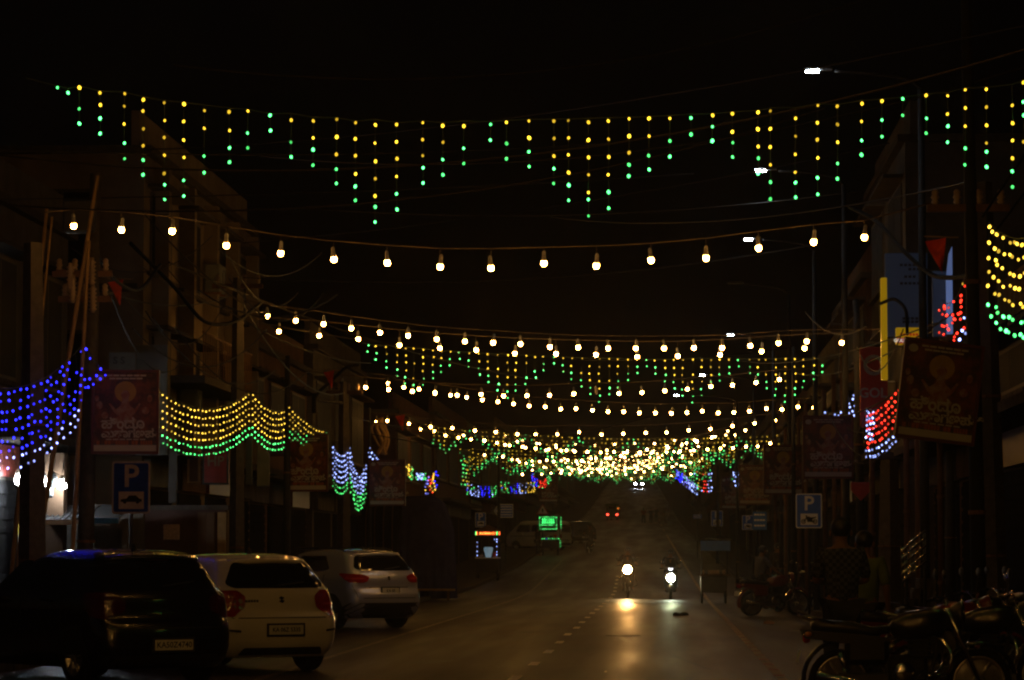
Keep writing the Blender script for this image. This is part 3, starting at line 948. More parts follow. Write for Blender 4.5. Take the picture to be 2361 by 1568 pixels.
def make_poster(loc, rotz, label, wd=1.0):
    t = thing('event_poster', label, 'poster', loc, rotz, 'framed posters on the poles')
    h = 1.25
    MB().box((0, 0.03, 0), (1.0, 0.05, h)).build('backing', M_dark, t)
    for c, d in (((0, 0, h / 2 - 0.02), (1.0, 0.07, 0.04)), ((0, 0, -h / 2 + 0.02), (1.0, 0.07, 0.04)), ((-0.482, 0.001, 0), (0.036, 0.07, h - 0.082)), ((0.482, 0.001, 0), (0.036, 0.07, h - 0.082))):
        MB().box(c, d).build('frame_bar', M_frame, t)
    pr = MB().box((0, 0.0, 0.055), (0.925, 0.012, 1.05)).build('print', M_poster, t)
    y = -0.0085
    disc = lambda cx, cz, rx, rz, n=28: [(cx + rx * math.cos(2 * math.pi * i / n), cz + rz * math.sin(2 * math.pi * i / n)) for i in range(n)]
    mb = MB().prism(disc(0.0, 0.3, 0.16, 0.155), y, y + 0.006)
    mb.build('halo', M_halo, pr)
    mb = MB()
    mb.prism([(-.06, .1), (-.045, .2), (-.07, .26), (-.03, .32), (.03, .32), (.07, .26), (.045, .2), (.06, .1), (.14, .04), (.2, .13), (.23, .12), (.15, -.02), (.1, -.06),
              (.17, -.12), (.14, -.17), (-.14, -.17), (-.17, -.12), (-.1, -.06), (-.15, -.02), (-.25, .12), (-.22, .13), (-.14, .04)], y - 0.003, y - 0.001)
    for cx, cz in ((-.42, .2), (-.38, .1), (.36, .2), (.3, .02), (-.3, -.05)):
        mb.prism(disc(cx, cz, rnd(.03, .055), rnd(.04, .07), 12), y - 0.002, y)
    mb.build('figure', M_figure, pr)
    mb = MB()
    add_text(mb, 'ಹಿಂದೂ', 0.2, -0.35, y - 0.004, -0.18, 'LEFT', 0.006)
    add_text(mb, 'ಮಹಾಗಣಪತಿ', 0.165, -0.35, y - 0.004, -0.325, 'LEFT', 0.006)
    mb.prism(disc(-.385, .5, .06, .05, 20), y - 0.004, y)
    for i in range(6):
        mb.bbox((-0.28 + i * 0.1, y - 0.003, 0.53), (-0.195 + i * 0.1, y, 0.552))
        if i < 5:
            mb.bbox((-0.24 + i * 0.1, y - 0.003, 0.485), (-0.15 + i * 0.1, y, 0.507))
        mb.bbox((-0.28 + i * 0.1, y - 0.003, -0.415), (-0.2 + i * 0.1, y, -0.398))
    mb.build('lettering', M_letters, pr)
    mb = MB()
    for x0, x1 in ((-.42, -.36), (-.34, -.335), (-.3, -.2), (-.14, .06), (.1, .2), (.23, .41)):
        n = max(1, int((x1 - x0) / 0.035))
        for i in range(n):
            a = x0 + (x1 - x0) * i / n
            mb.bbox((a, y - 0.003, -0.455 - 0.03), (a + (x1 - x0) / n * 0.75, y, -0.455 + 0.03))
    mb.build('date_line', M_orange, pr)
    MB().box((0, -0.001, -0.535), (0.925, 0.014, 0.09)).build('footer_strip', M_letters, t)
    for s in (-1, 1):
        MB().box((s * 0.38, 0.075, 0.4), (0.05, 0.06, 0.06)).build('clamp', M_rust, t)
    return t

pc = at(289, 950, 44.6)
P0 = make_poster(pc, R(4), 'dark framed poster on the left above the parking sign with a car')
for px, py, Y, rz, lab, sc in ((706, 1068, 66.5, R(-10), 'grey-lit framed poster on the left, above the dark shop fronts', 1.0),
                               (893, 1113, 82, R(-4), 'framed poster on the left partly hidden behind the dark stall', 1.0),
                               (2166, 903, 36.6, R(7), 'large tilted dark framed poster at the right edge', 1.0),
                               (1909, 1031, 59, R(3), 'brightest red framed poster on the right, left of the lamp nets', 0.98),
                               (1806, 1083, 76, R(8), 'dim framed poster partly behind the brightest right poster', 1.0),
                               (1740, 1118, 96, R(0), 'orange framed poster above the right parking signs', 1.0),
                               (1264, 1130, 190, R(0), 'small far framed poster above the warning triangle', 1.2),
                               (1692, 1137, 118, R(6), 'small dark red framed poster left of the orange one', 1.0)):
    c = copy_tree(P0, at(px, py, Y), rz, lab)
    c.scale = (sc,) * 3
    if px == 2166:
        c.rotation_euler = (0, R(7), R(7)); c.scale = (0.97, 1, 0.97)

# ================================================================== road signs
M_signback = mat('sign_back', (0.25, 0.25, 0.26), 0.5, 0.4)
def rrect(w_, h_, r, n=4):
    out = []
    for cx, cz, a0 in ((w_ / 2 - r, h_ / 2 - r, 0), (-w_ / 2 + r, h_ / 2 - r, 90), (-w_ / 2 + r, -h_ / 2 + r, 180), (w_ / 2 - r, -h_ / 2 + r, 270)):
        for i in range(n + 1):
            a = R(a0 + 90 * i / n)
            out.append((cx + r * math.cos(a), cz + r * math.sin(a)))
    return out

def sign_post(t, z, x=0.0):
    MB().tube([(x, 0.05, -z), (x, 0.05, 0.3)], 0.03, 8).build('post', M_steel, t, True)

def bike_icon(mb, y, cx, cz, s):
    def ring(x, z, r, r2):
        n = 16
        vs, fs = [], []
        for i in range(n):
            a = 2 * math.pi * i / n
            vs += [(cx + s * (x + r * math.cos(a)), y, cz + s * (z + r * math.sin(a))), (cx + s * (x + r2 * math.cos(a)), y, cz + s * (z + r2 * math.sin(a)))]
        for i in range(n):
            j = (i + 1) % n
            fs.append((2 * i, 2 * j, 2 * j + 1, 2 * i + 1))
        mb.add(vs, [f_[::-1] for f_ in fs])
    ring(-0.36, -0.16, 0.15, 0.09); ring(0.36, -0.16, 0.15, 0.09)
    ring(-0.36, -0.16, 0.05, 0.0); ring(0.36, -0.16, 0.05, 0.0)
    for pl in ([(-.36, -.16), (-.2, .12), (-.25, .22), (-.14, .24), (-.1, .12), (-.3, -.17)],
               [(-.2, .1), (-.05, .17), (.08, .1), (.3, .12), (.44, .15), (.4, .06), (.22, .0), (.18, -.18), (-.1, -.2), (-.16, -.05)],
               [(.18, -.1), (.38, -.14), (.38, -.19), (.1, -.2)]):
        mb.prism([(cx + s * x, cz + s * z) for x, z in pl], y - 0.001, y)

def car_icon(mb, y, cx, cz, s):
    mb.prism([(cx + s * x, cz + s * z) for x, z in [(-.5, -.1), (-.48, .02), (-.22, .06), (-.1, .2), (.22, .2), (.38, .06), (.5, .02), (.5, -.08), (.42, -.1)]], y - 0.001, y)
    for x in (-.3, .3):
        mb.prism([(cx + s * (x + .085 * math.cos(R(a))), cz + s * (-.1 + .085 * math.sin(R(a)))) for a in range(0, 360, 30)], y - 0.002, y - 0.0011)

def parking_sign(label, px, py, Y, icon, w_=0.6, h_=0.79, rotz=0.0, dull=False):
    M_signwhite, M_blue = (mat('sign_white_dimmed', (.3, .24, .2), .6), mat('sign_blue_dimmed', (.008, .03, .16), .6)) if dull else (MATS['sign_white'], MATS['sign_blue'])  # the dim sign gets darker paints in place of weaker light
    c = at(px, py, Y)
    t = thing('parking_sign', label, 'road sign', c, rotz, 'blue parking signs')
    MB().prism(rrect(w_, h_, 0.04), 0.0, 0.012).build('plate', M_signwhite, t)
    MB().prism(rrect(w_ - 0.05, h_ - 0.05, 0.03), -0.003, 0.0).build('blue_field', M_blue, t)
    mb = MB(); add_text(mb, 'P', 0.46, 0.0, -0.0065, h_ * 0.2, bold=0.008)
    mb.build('letter', M_signwhite, t)
    pn = MB().bbox((-w_ * 0.32, -0.006, -h_ * 0.41), (w_ * 0.34, -0.003, -h_ * 0.08)).build('white_panel', M_signwhite, t)
    mb = MB()
    (bike_icon if icon == 'bike' else car_icon)(mb, -0.009, w_ * 0.01, -h_ * 0.235, w_ * 0.6 if icon == 'bike' else w_ * 0.56)
    mb.build('pictogram', M_black, pn)
    MB().tube([(0, 0.045, -(c.z - gz(Y) - 0.12)), (0, 0.045, h_ / 2 - 0.05)], 0.03, 8).build('post', M_steel, t, True)
    return t
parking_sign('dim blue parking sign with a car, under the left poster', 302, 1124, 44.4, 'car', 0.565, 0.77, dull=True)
parking_sign('bright blue parking sign with a motorcycle on the right', 1865, 1178, 70, 'bike')
parking_sign('smaller blue parking sign with a motorcycle near the road centre', 1653, 1195.5, 155, 'bike')
parking_sign('small blue parking sign partly hidden right of the centre one', 1724, 1205, 148, 'bike', 0.55, 0.7)
parking_sign('small dark parking sign between tarpaulin and food cart', 1108, 1199, 145, 'car', 0.5, 0.7)

def board(name, label, cat, px0, py0, px1, py1, Y, material, depth=0.06, frame=None, rotz=0.0, group=None):
    a, b_ = at(px0, py1, Y), at(px1, py0, Y)
    c = (a + b_) / 2; c.y = Y
    t = thing(name, label, cat, c, rotz, group)
    w_, h_ = b_.x - a.x, b_.z - a.z
    MB().rbox((0, depth / 2, 0), (w_, depth, h_), 0.01).build('panel', material, t)
    if frame:
        for cc, d in (((0, -0.004, h_ / 2 - .02), (w_ + .012, .03, .04)), ((0, -0.004, -h_ / 2 + .02), (w_ + .012, .03, .04)),
                      ((-w_ / 2 + .02, -0.003, 0), (.04, .03, h_ - .082)), ((w_ / 2 - .02, -0.003, 0), (.04, .03, h_ - .082))):
            MB().box(cc, d).build('frame_bar', frame, t)
    return t, w_, h_, c

# arrow shaped direction sign
c = at(1161, 1178, 150)
t = thing('direction_sign', 'blue arrow shaped direction sign pointing left with four lines of writing', 'road sign', c)
sx, sz = 0.47, 0.33
MB().prism([(-sx, 0), (-sx * 0.55, sz), (sx, sz), (sx, -sz), (-sx * 0.55, -sz)], 0, 0.02).build('plate', M_signwhite, t)
MB().prism([(-sx * 0.9, 0), (-sx * 0.52, sz * 0.88), (sx * 0.95, sz * 0.88), (sx * 0.95, -sz * 0.88), (-sx * 0.52, -sz * 0.88)], -0.004, 0.0).build('blue_field', M_blue, t)
mb = MB()
mb.prism([(-sx * 0.8, 0), (-sx * 0.5, sz * 0.7), (-sx * 0.38, sz * 0.7), (-sx * 0.66, 0), (-sx * 0.38, -sz * 0.7), (-sx * 0.5, -sz * 0.7)], -0.0075, -0.004)
for j in range(4):
    for i in range(9):
        mb.bbox((-0.14 + i * 0.062, -0.0075, 0.17 - j * 0.13), (-0.095 + i * 0.062, -0.004, 0.23 - j * 0.13))
mb.build('lettering', M_signwhite, t)
MB().tube([(0.1, 0.05, -(c.z - gz(150) - 0.12)), (0.1, 0.05, 0.3)], 0.03, 8).build('post', M_steel, t)
# warning triangle
c = at(1251, 1176, 178)
t = thing('warning_sign', 'small white warning triangle with red rim above the green cart', 'road sign', c)
tri = lambda k_: [(0, 0.36 * k_), (-0.36 * k_, -0.26 * k_), (0.36 * k_, -0.26 * k_)]
MB().prism(tri(1.0), 0, 0.02).build('red_rim', M_red, t)
MB().prism(tri(0.78), -0.004, 0).build('white_field', M_signwhite, t)
MB().prism([(-.03, -.15), (-.05, .02), (-.02, .1), (.02, .1), (.05, .02), (.03, -.15)], -0.007, -0.004).build('symbol', M_black, t)
MB().tube([(0, 0.05, -(c.z - gz(178) - 0.12)), (0, 0.05, 0.2)], 0.03, 8).build('post', M_steel, t)
# small blue boards and writing at the right
for px0, py0, px1, py1, Y, lab in ((1598, 1186, 1618, 1196, 160, 'tiny pale blue board left of the centre parking sign'),
                                   (1736, 1180, 1768, 1222, 120, 'dark blue shop board with pale writing right of the small parking signs')):
    t, w_, h_, c = board('shop_board', lab, 'sign', px0, py0, px1, py1, Y, M_blue, 0.05)
    mb = MB()
    for j in range(3):
        for i in range(4):
            mb.bbox((-w_ * .4 + i * w_ * .2, -0.006, h_ * (.3 - j * .3)), (-w_ * .4 + (i + .8) * w_ * .2, -0.001, h_ * (.38 - j * .3)))
    mb.build('lettering', M_signwhite, t)
    MB().box((0, 0.1, -(c.z - gz(Y)) / 2), (0.06, 0.06, c.z - gz(Y) - 0.25)).build('post', M_steel, t)

# ================================================================== buildings
M_cream = mat('cream_plaster', (0.2, 0.155, 0.105), 0.9, scale=1.2, bump=0.2)
M_grey = mat('grey_plaster', (0.11, 0.1, 0.085), 0.9, scale=1.5, bump=0.2)
M_brown = mat('brown_plaster', (0.11, 0.07, 0.045), 0.9, scale=1.5, bump=0.2)
M_pink = mat('pink_plaster', (0.085, 0.05, 0.042), 0.9, scale=1.5)
M_palewall = mat('pale_wall', (0.16, 0.165, 0.165), 0.85, scale=2)
M_shutter = mat('rolling_shutter', (0.02, 0.02, 0.021), 0.9, 0.0)
M_ledge = mat('concrete_ledge', (0.08, 0.07, 0.06), 0.9)
M_pane = mat('window_pane', (0.012, 0.012, 0.013), 0.7, spec=0.3)
M_blueboard = glow('pale_blue_floodlight_glow', (0.2, 0.4, 0.9), 0.012, 0.7, base=(0.12, 0.18, 0.27))  # faint glow put into the boards for a floodlight shining on them
M_wframe = mat('window_frame', (0.08, 0.065, 0.05), 0.6)

def building(label, x0, x1, y0, y1, h, material, side, floors=2, bays=3, shut=True, zb=None, frontwin=True):
    zb = gz(y0) + 0.1 if zb is None else zb
    t = wthing('building', label, 'building', (x1 if side < 0 else x0, y0, zb), 'buildings along the street')
    wpart(MB().bbox((x0, y0, zb - 0.6), (x1, y1, zb + h)), 'wall', material, t)
    xf = x1 if side < 0 else x0
    sg = 1 if side < 0 else -1                       # outward direction of the street front
    wpart(MB().bbox((x0 - 0.15, y0 - 0.15, zb + h), (x1 + 0.15, y1 + 0.15, zb + h + 0.14)), 'roof_slab', M_ledge, t)
    wpart(MB().bbox((xf - sg * 0.25, y0 + 0.01, zb + h + 0.14), (xf - sg * 0.1, y1 - 0.01, zb + h + 0.8)), 'parapet', material, t)
    gf = 3.2
    wpart(MB().bbox((xf, y0 + 0.02, zb + gf), (xf + sg * 0.75, y1 - 0.02, zb + gf + 0.13)), 'canopy', M_ledge, t)
    fh = (h - gf - 0.3) / max(1, floors)
    L = (y1 - y0) / bays
    for i in range(bays):
        ya, yb = y0 + i * L + 0.35, y0 + (i + 1) * L - 0.35
        if shut:
            s_ = wpart(MB().bbox((xf - sg * 0.02, ya, zb + 0.05), (xf + sg * 0.02, yb, zb + 2.6)), 'shutter', M_shutter, t)
            if y0 < 75:
                loc = Vector(t.location)
                for k_ in range(12):
                    z = zb + 0.12 + k_ * 0.205
                    MB().bbox(Vector((xf + sg * 0.02, ya + .02, z)) - loc, Vector((xf + sg * 0.045, yb - .02, z + 0.15)) - loc).build('slat', M_shutter, s_)
            wpart(MB().bbox((xf, ya - 0.1, zb + 2.65), (xf + sg * 0.12, yb + 0.1, zb + 3.15)), 'fascia_board', random.choice([M_frame, M_grey, M_grey, M_palewall, M_brown]), t)
        for f_ in range(floors):
            za = zb + gf + 0.25 + f_ * fh + fh * 0.22
            zc = zb + gf + 0.25 + f_ * fh + fh * 0.78
            wd = wpart(MB().bbox((xf - sg * 0.03, ya + L * 0.08, za), (xf + sg * 0.035, yb - L * 0.08, zc)), 'window', M_wframe, t)
            loc = Vector(t.location)
            mid = (ya + yb) / 2
            for a, b_ in ((ya + L * 0.08 + 0.06, mid - 0.04), (mid + 0.04, yb - L * 0.08 - 0.06)):
                MB().bbox(Vector((xf + sg * 0.02, a, za + .06)) - loc, Vector((xf + sg * 0.04, b_, zc - .06)) - loc).build('pane', M_pane, wd)
            wpart(MB().bbox((xf, ya, zc + 0.05), (xf + sg * 0.4, yb, zc + 0.12)), 'sunshade', M_ledge, t)
            wpart(MB().bbox((xf - sg * .01, ya, za - 0.1), (xf + sg * 0.12, yb, za - 0.03)), 'sill', M_ledge, t)
    return t, zb

# --- left side, near to far
building('dark grey house at the far left behind the power pole', -18, -10.6, 46, 53.5, 7.0, M_grey, -1, 1, 2)
tB, zB = building('tall cream block with slanting roofline on the left', -17, -9.5, 55, 69.5, 8.75, M_cream, -1, 2, 4)
for k_ in range(5):                                   # vertical fins on its street front
    yy = 56.0 + k_ * 3.1
    wpart(MB().bbox((-9.5, yy, zB + 3.4), (-9.2, yy + 0.28, zB + 8.6)), 'fin', M_cream, tB)
wpart(MB().bbox((-12.5, 54.94, zB + 3.2), (-9.5, 55.0, zB + 3.35)), 'string_course', M_ledge, tB)
wpart(MB().bbox((-12.6, 54.9, zB + 6.2), (-9.6, 55.0, zB + 6.35)), 'string_course', M_ledge, tB)
for zz in (4.0, 6.6):
    wd = wpart(MB().bbox((-11.6, 54.95, zB + zz), (-10.4, 55.02, zB + zz + 1.5)), 'window', M_wframe, tB)
    loc = Vector(tB.location)
    for a in (-11.53, -10.97):
        MB().bbox(Vector((a, 54.93, zB + zz + .07)) - loc, Vector((a + .5, 54.96, zB + zz + 1.43)) - loc).build('pane', M_pane, wd)
# its water tank and pipes on the roof
t = wthing('roof_railing', 'thin pipe railing on the roof of the cream block', 'railing', (-10.5, 56, 8.99))
pr = [at(222, 385, 56), at(235, 381, 56), at(300, 383, 56), at(315, 395, 56)]
wpart(MB().tube([Vector((pr[0].x, 56, 8.98))] + pr + [Vector((pr[3].x, 56, 8.98))], 0.03, 6), 'rail', M_rust, t)
left = [('brown two storey shop house right of the cream block', 71, 84, 6.4, M_brown, 1), ('grey shop house behind the leaning concrete pole', 85.5, 100, 7.2, M_grey, 1),
        ('pink far house left of the food cart', 112, 130, 6.5, M_pink, 1), ('brown far house behind the direction sign', 134, 158, 7.0, M_brown, 1),
        ('grey far house behind the warning triangle', 162, 190, 6.5, M_grey, 1), ('cream far house left of the climbing road', 196, 235, 7.5, M_cream, 1),
        ('brown far house high up on the left of the road', 242, 300, 6.5, M_brown, 1), ('pale far house near the top of the road on the left', 310, 400, 7, M_grey, 1)]
for lab, y0, y1, h, m_, fl in left:
    building(lab, -20 + bend(y0), -9.9 + bend(y0), y0, y1, h, m_, -1, fl, 3)
right = [('dark house with stair railing at the right edge', 36, 56.4, 4.7, M_brown, 1, 5.0, 4), ('tall dark house carrying the pale blue hoarding', 57.5, 67, 9.2, M_grey, 2, 4.6, 2),
         ('brown house behind the lit poster', 68.5, 80, 7.6, M_brown, 2, 4.6, 3), ('grey shop house beyond the lit poster', 81.5, 97, 6.6, M_grey, 1, 4.6, 3),
         ('pink shop house behind the bright parking sign', 98.5, 116, 6.2, M_pink, 1, 4.7, 3), ('brown far house behind the right parking signs', 118, 140, 6.8, M_brown, 1, 4.8, 3),
         ('grey far house right of the climbing road', 144, 175, 6.5, M_grey, 1, 5.2, 3), ('cream far house right of the climbing road', 180, 225, 6.5, M_cream, 1, 5.5, 3),
         ('brown far house high up on the right of the road', 232, 300, 7, M_brown, 1, 5.5, 3), ('pale far house near the top of the road on the right', 310, 400, 7, M_grey, 1, 5.5, 3)]
for lab, y0, y1, h, m_, fl, x0, bays in right:
    building(lab, x0 + bend(y0), 18 + bend(y0), y0, y1, h, m_, 1, fl, bays)
# end of the street: dim rising ground with trees too far to see
hill = MB()
n = 24
vs = []
for i in range(n + 1):
    x = -400 + 800 * i / n
    vs += [(x, 1400, gz(1400) - 3), (x, 1480, gz(1400) + 6 + 3 * math.sin(i * 1.7) + 2 * math.sin(i * 0.6))]
hill.add(vs, [(2 * i, 2 * i + 2, 2 * i + 3, 2 * i + 1) for i in range(n)])
tag(hill.build('hill', M_ground), kind='structure')

# drain pipes, air conditioners and slack cable bundles on the fronts
M_pipe = mat('rusty_pipe', (0.12, 0.065, 0.035), 0.7)
for i, (px, Y, top) in enumerate(((2092, 52, 900), (2170, 48.5, 820), (2118, 50.5, 1000), (2012, 56.5, 1020), (1945, 66, 780), (1925, 68, 860), (1903, 71.5, 900), (1860, 80.5, 930), (1843, 84, 960), (1812, 91, 990), (1788, 97, 1010))):
    a = gp(px, Y); b_ = at(px, top, Y)
    t = wthing('drain_pipe', ['rusty upright pipe %s' % q for q in ('right of the yellow shop sign', 'below the narrow bright board', 'beside the pale blue hoarding', 'below the red shop board', 'right of the lit poster', 'close behind the lit poster',
        'left of the lit poster', 'behind the bright parking sign', 'left of the bright parking sign', 'below the dim right poster', 'furthest up the right footpath')][i], 'pipe', (a.x, Y, .115), 'pipes on the right fronts')
    wpart(MB().tube([(a.x, Y, gz(Y) + .11), (a.x, Y, b_.z)], .05, 8), 'pipe', M_pipe, t, True)
    for u in (.2, .5, .8):
        z = .12 + (b_.z - .12) * u
        wpart(MB().tube([(a.x, Y, z), (a.x, Y, z + .06)], .062, 8), 'collar', M_rust, t)
for i, (x, y, z, sg) in enumerate(((-9.5, 59.3, 4.2, 1), (-9.5, 65.6, 4.3, 1), (-9.5, 62.4, 6.9, 1), (-9.9, 76, 4.0, 1), (-9.9, 91, 4.3, 1), (4.6, 60, 4.3, -1), (4.6, 73, 5.0, -1), (4.6, 88, 4.4, -1))):
    t = thing('air_conditioner', ['outdoor air conditioner box on the %s' % q for q in ('near end of the cream block', 'far end of the cream block', 'upper floor of the cream block', 'brown shop house at left', 'grey shop house at left',
        'tall dark house at right', 'brown house behind the lit poster', 'grey shop house at right')][i], 'air conditioner', (x + sg * .22, y, z), 0, 'air conditioners')
    MB().rbox((0, 0, .3), (.34, .85, .58), .03).build('casing', M_palewall, t)
    MB().tube([(sg * .171, .1 + .2 * math.cos(R(a)), .3 + .2 * math.sin(R(a))) for a in range(0, 361, 24)], .012, 5).build('fan_ring', M_dark, t)
    for yy in (-.3, .3):
        MB().box((-sg * .02, yy, -.02), (.4, .04, .04)).build('bracket', M_rust, t)
balc = thing('balcony', 'narrow balcony with bar railing on the cream block', 'balcony', (-9.5, 60, 4.72))
MB().bbox((.002, -3.4, 0), (.9, 3.4, .14)).build('slab', M_ledge, balc)
for k_ in range(24):
    MB().tube([(.86, -3.3 + k_ * .287, .14), (.86, -3.3 + k_ * .287, .95)], .012, 5).build('baluster', M_rust, balc)
MB().tube([(.86, -3.36, .96), (.86, 3.36, .96)], .025, 6).build('handrail', M_rust, balc)
for i in range(16):
    a = (rnd(160, 560), rnd(560, 760), rnd(45, 58)); b_ = (a[0] + rnd(120, 330), a[1] + rnd(-40, 180), a[2] + rnd(4, 12))
    tag(MB().tube(sagline(at(*a), at(*b_), rnd(.2, .7), 12), rnd(.008, .014), 5).build('service_cable', M_wire), 'slack service cable strung along the left house fronts', 'cable', 'service cables on the left')
for i in range(12):
    a = (rnd(1960, 2240), rnd(700, 1000), rnd(42, 58)); b_ = (a[0] - rnd(80, 220), a[1] + rnd(-60, 120), a[2] + rnd(5, 15))
    tag(MB().tube(sagline(at(*a), at(*b_), rnd(.2, .6), 12), rnd(.008, .014), 5).build('service_cable', M_wire), 'slack service cable strung along the right house fronts', 'cable', 'service cables on the right')

# --- boards and hoardings, right side
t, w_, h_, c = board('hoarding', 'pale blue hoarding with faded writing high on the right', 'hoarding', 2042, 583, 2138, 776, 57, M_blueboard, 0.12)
mb = MB()
for j, (z, a, b_) in enumerate(((.34, -.15, .25), (.29, .05, .4), (.2, -.05, .25), (.12, -.15, .35), (-.3, -.1, .4), (-.34, -.1, .4))):
    k_ = a
    while k_ < b_:
        mb.bbox((k_ * w_, -0.006, z * h_), ((k_ + .07) * w_, -0.0005, (z + .03) * h_)); k_ += .1
mb.build('lettering', M_dark, t)
MB().box((0, 0.3, -h_ / 2 + 0.3), (w_ * 0.9, 0.36, 0.06)).build('bracket', M_rust, t)
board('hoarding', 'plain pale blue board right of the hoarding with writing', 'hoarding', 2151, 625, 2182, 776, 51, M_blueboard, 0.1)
t, w_, h_, c = board('hoarding', 'narrow bright bluish board with a pointed top at the right', 'hoarding', 2183, 640, 2196, 770, 50.5, glow('bluish_floodlight_glow', (0.25, 0.4, 0.95), 0.26, 0.7, base=(.4, .5, .7)), 0.08)  # glow put into this board for the light falling on it
MB().prism([(-w_ / 2, h_ / 2 + .002), (w_ / 2, h_ / 2 + .002), (w_ / 2, h_ / 2 + 0.52), (0, h_ / 2 + 0.4)], 0, 0.08).build('pointed_top', MATS['bluish_floodlight_glow'], t)
t, w_, h_, c = board('yellow_shop_sign', 'backlit yellow shop sign with red strip reading GOLD LOANS', 'sign', 2066, 755, 2130, 795, 53, M_yellow, 0.12)
MB().bbox((-w_ / 2 + .02, -0.01, -h_ * .42), (w_ / 2 - .06, -0.002, -h_ * .1)).build('red_strip', M_redlit, t)
mb = MB(); add_text(mb, 'GOLD LOANS', 0.083, -0.02, -0.014, -h_ * .26, bold=0.002); mb.build('lettering', glow('lit_white', (1, .95, .85), 0.55, 0.9), t)
mb = MB()
for i in range(6):
    mb.bbox((-w_ * .36 + i * .055, -0.006, h_ * .02), (-w_ * .36 + i * .055 + .04, -0.002, h_ * .16))
mb.build('small_lettering', M_redlit, t)
t, w_, h_, c = board('yellow_upright_sign', 'narrow upright yellow lit sign left of the pale blue hoarding', 'sign', 2033, 640, 2045, 876, 55, M_yellow, 0.2)
MB().box((0, 0.35, h_ * .2), (0.06, 0.3, 0.06)).build('bracket', M_rust, t)
t, w_, h_, c = board('red_shop_sign', 'tall dark red shop board with a white ring and the letters GOL', 'sign', 1984, 800, 2046, 985, 58.3, M_red, 0.1)
mb = MB(); add_text(mb, 'GOL', 0.26, -0.02, -0.006, -0.12, bold=0.006)
add_text(mb, 'LO', 0.26, -0.02, -0.006, -0.52, bold=0.006)
n = 28
vs, fs = [], []
for i in range(n):
    a = 2 * math.pi * i / n
    vs += [(.2 * math.cos(a), -0.006, .42 + .2 * math.sin(a)), (.13 * math.cos(a), -0.006, .42 + .13 * math.sin(a))]
fs = [((2 * i + 1) % (2 * n), (2 * i + 3) % (2 * n), (2 * i + 2) % (2 * n), 2 * i) for i in range(n)]
mb.add(vs, fs)
mb.build('lettering', mat('faded_white', (0.4, 0.36, 0.33), 0.6), t)
t, w_, h_, c = board('red_round_board', 'small red and white board low below the red lamp net', 'sign', 1962, 1112, 2008, 1130, 57, M_red, 0.05)
MB().prism([(-w_ / 2, -h_ / 2 - .002), (w_ / 2, -h_ / 2 - .002), (0, -h_ / 2 - .2)], 0.0, .05).build('lower_tip', M_red, t)
# --- boards, left side
t, w_, h_, c = board('bank_board', 'dark red shop board with the letters HP on the left', 'sign', 466, 1035, 528, 1118, 56.5, M_red, 0.08, M_dark)
mb = MB(); add_text(mb, 'HP', 0.26, 0, -0.008, .1, bold=0.006); mb.build('lettering', mat('faded_letters', (0.42, 0.3, 0.22), 0.6), t)
t, w_, h_, c = board('name_board', 'pale grey board with the letters S S above the left poster', 'sign', 250, 812, 312, 865, 52, M_palewall, 0.06)
mb = MB(); add_text(mb, 'S S', 0.17, -0.05, -0.004, .05, bold=0.006); mb.build('lettering', M_dark, t)
t, w_, h_, c = board('tall_pale_panel', 'tall pale grey wall panel behind the left poster', 'panel', 312, 795, 386, 1050, 53, M_palewall, 0.1)
t, w_, h_, c = board('white_standing_board', 'pale standing board on the low roof left of the yellow net', 'panel', 388, 1030, 408, 1160, 53.5, M_palewall, 0.05)
t, w_, h_, c = board('lit_shop_panel', 'pale panel tinted green by the lamp net', 'panel', 566, 1005, 582, 1118, 58.5, M_palewall, 0.05)
t, w_, h_, c = board('lit_shop_panel', 'wider pale panel right of the dark lamp bracket, tinted green', 'panel', 592, 1012, 622, 1122, 60.5, M_palewall, 0.05)
t, w_, h_, c = board('orange_board', 'faded orange board left of the red HP board', 'panel', 432, 1040, 462, 1115, 57, M_brown, 0.05, M_bamboo)
# low compound wall with a notice
c0 = at(284, 1165, 51); c1 = at(520, 1165, 51)
t = wthing('compound_wall', 'low brown compound wall behind the parked white car', 'wall', (c0.x, 51, 0.12))
wpart(MB().bbox((c0.x, 51, 0.1), (c1.x, 51.2, c0.z - .08)), 'wall', M_pink, t)
wpart(MB().bbox((c0.x - .05, 50.95, c0.z - .08), (c1.x + .05, 51.25, c0.z)), 'coping', M_ledge, t)
for px in (466, 486, 512):
    p = at(px, 1277, 51); wpart(MB().bbox((p.x - .07, 50.93, 0.1), (p.x + .07, 50.999, c0.z - .12)), 'pilaster', M_brown if px < 500 else M_bamboo, t)
t, w_, h_, c = board('wall_notice', 'small square tiled notice on the compound wall', 'sign', 376, 1209, 414, 1245, 50.95, mat('notice_tiles', (0.38, 0.26, 0.22), 0.5, scale=30, var=.5), 0.03)

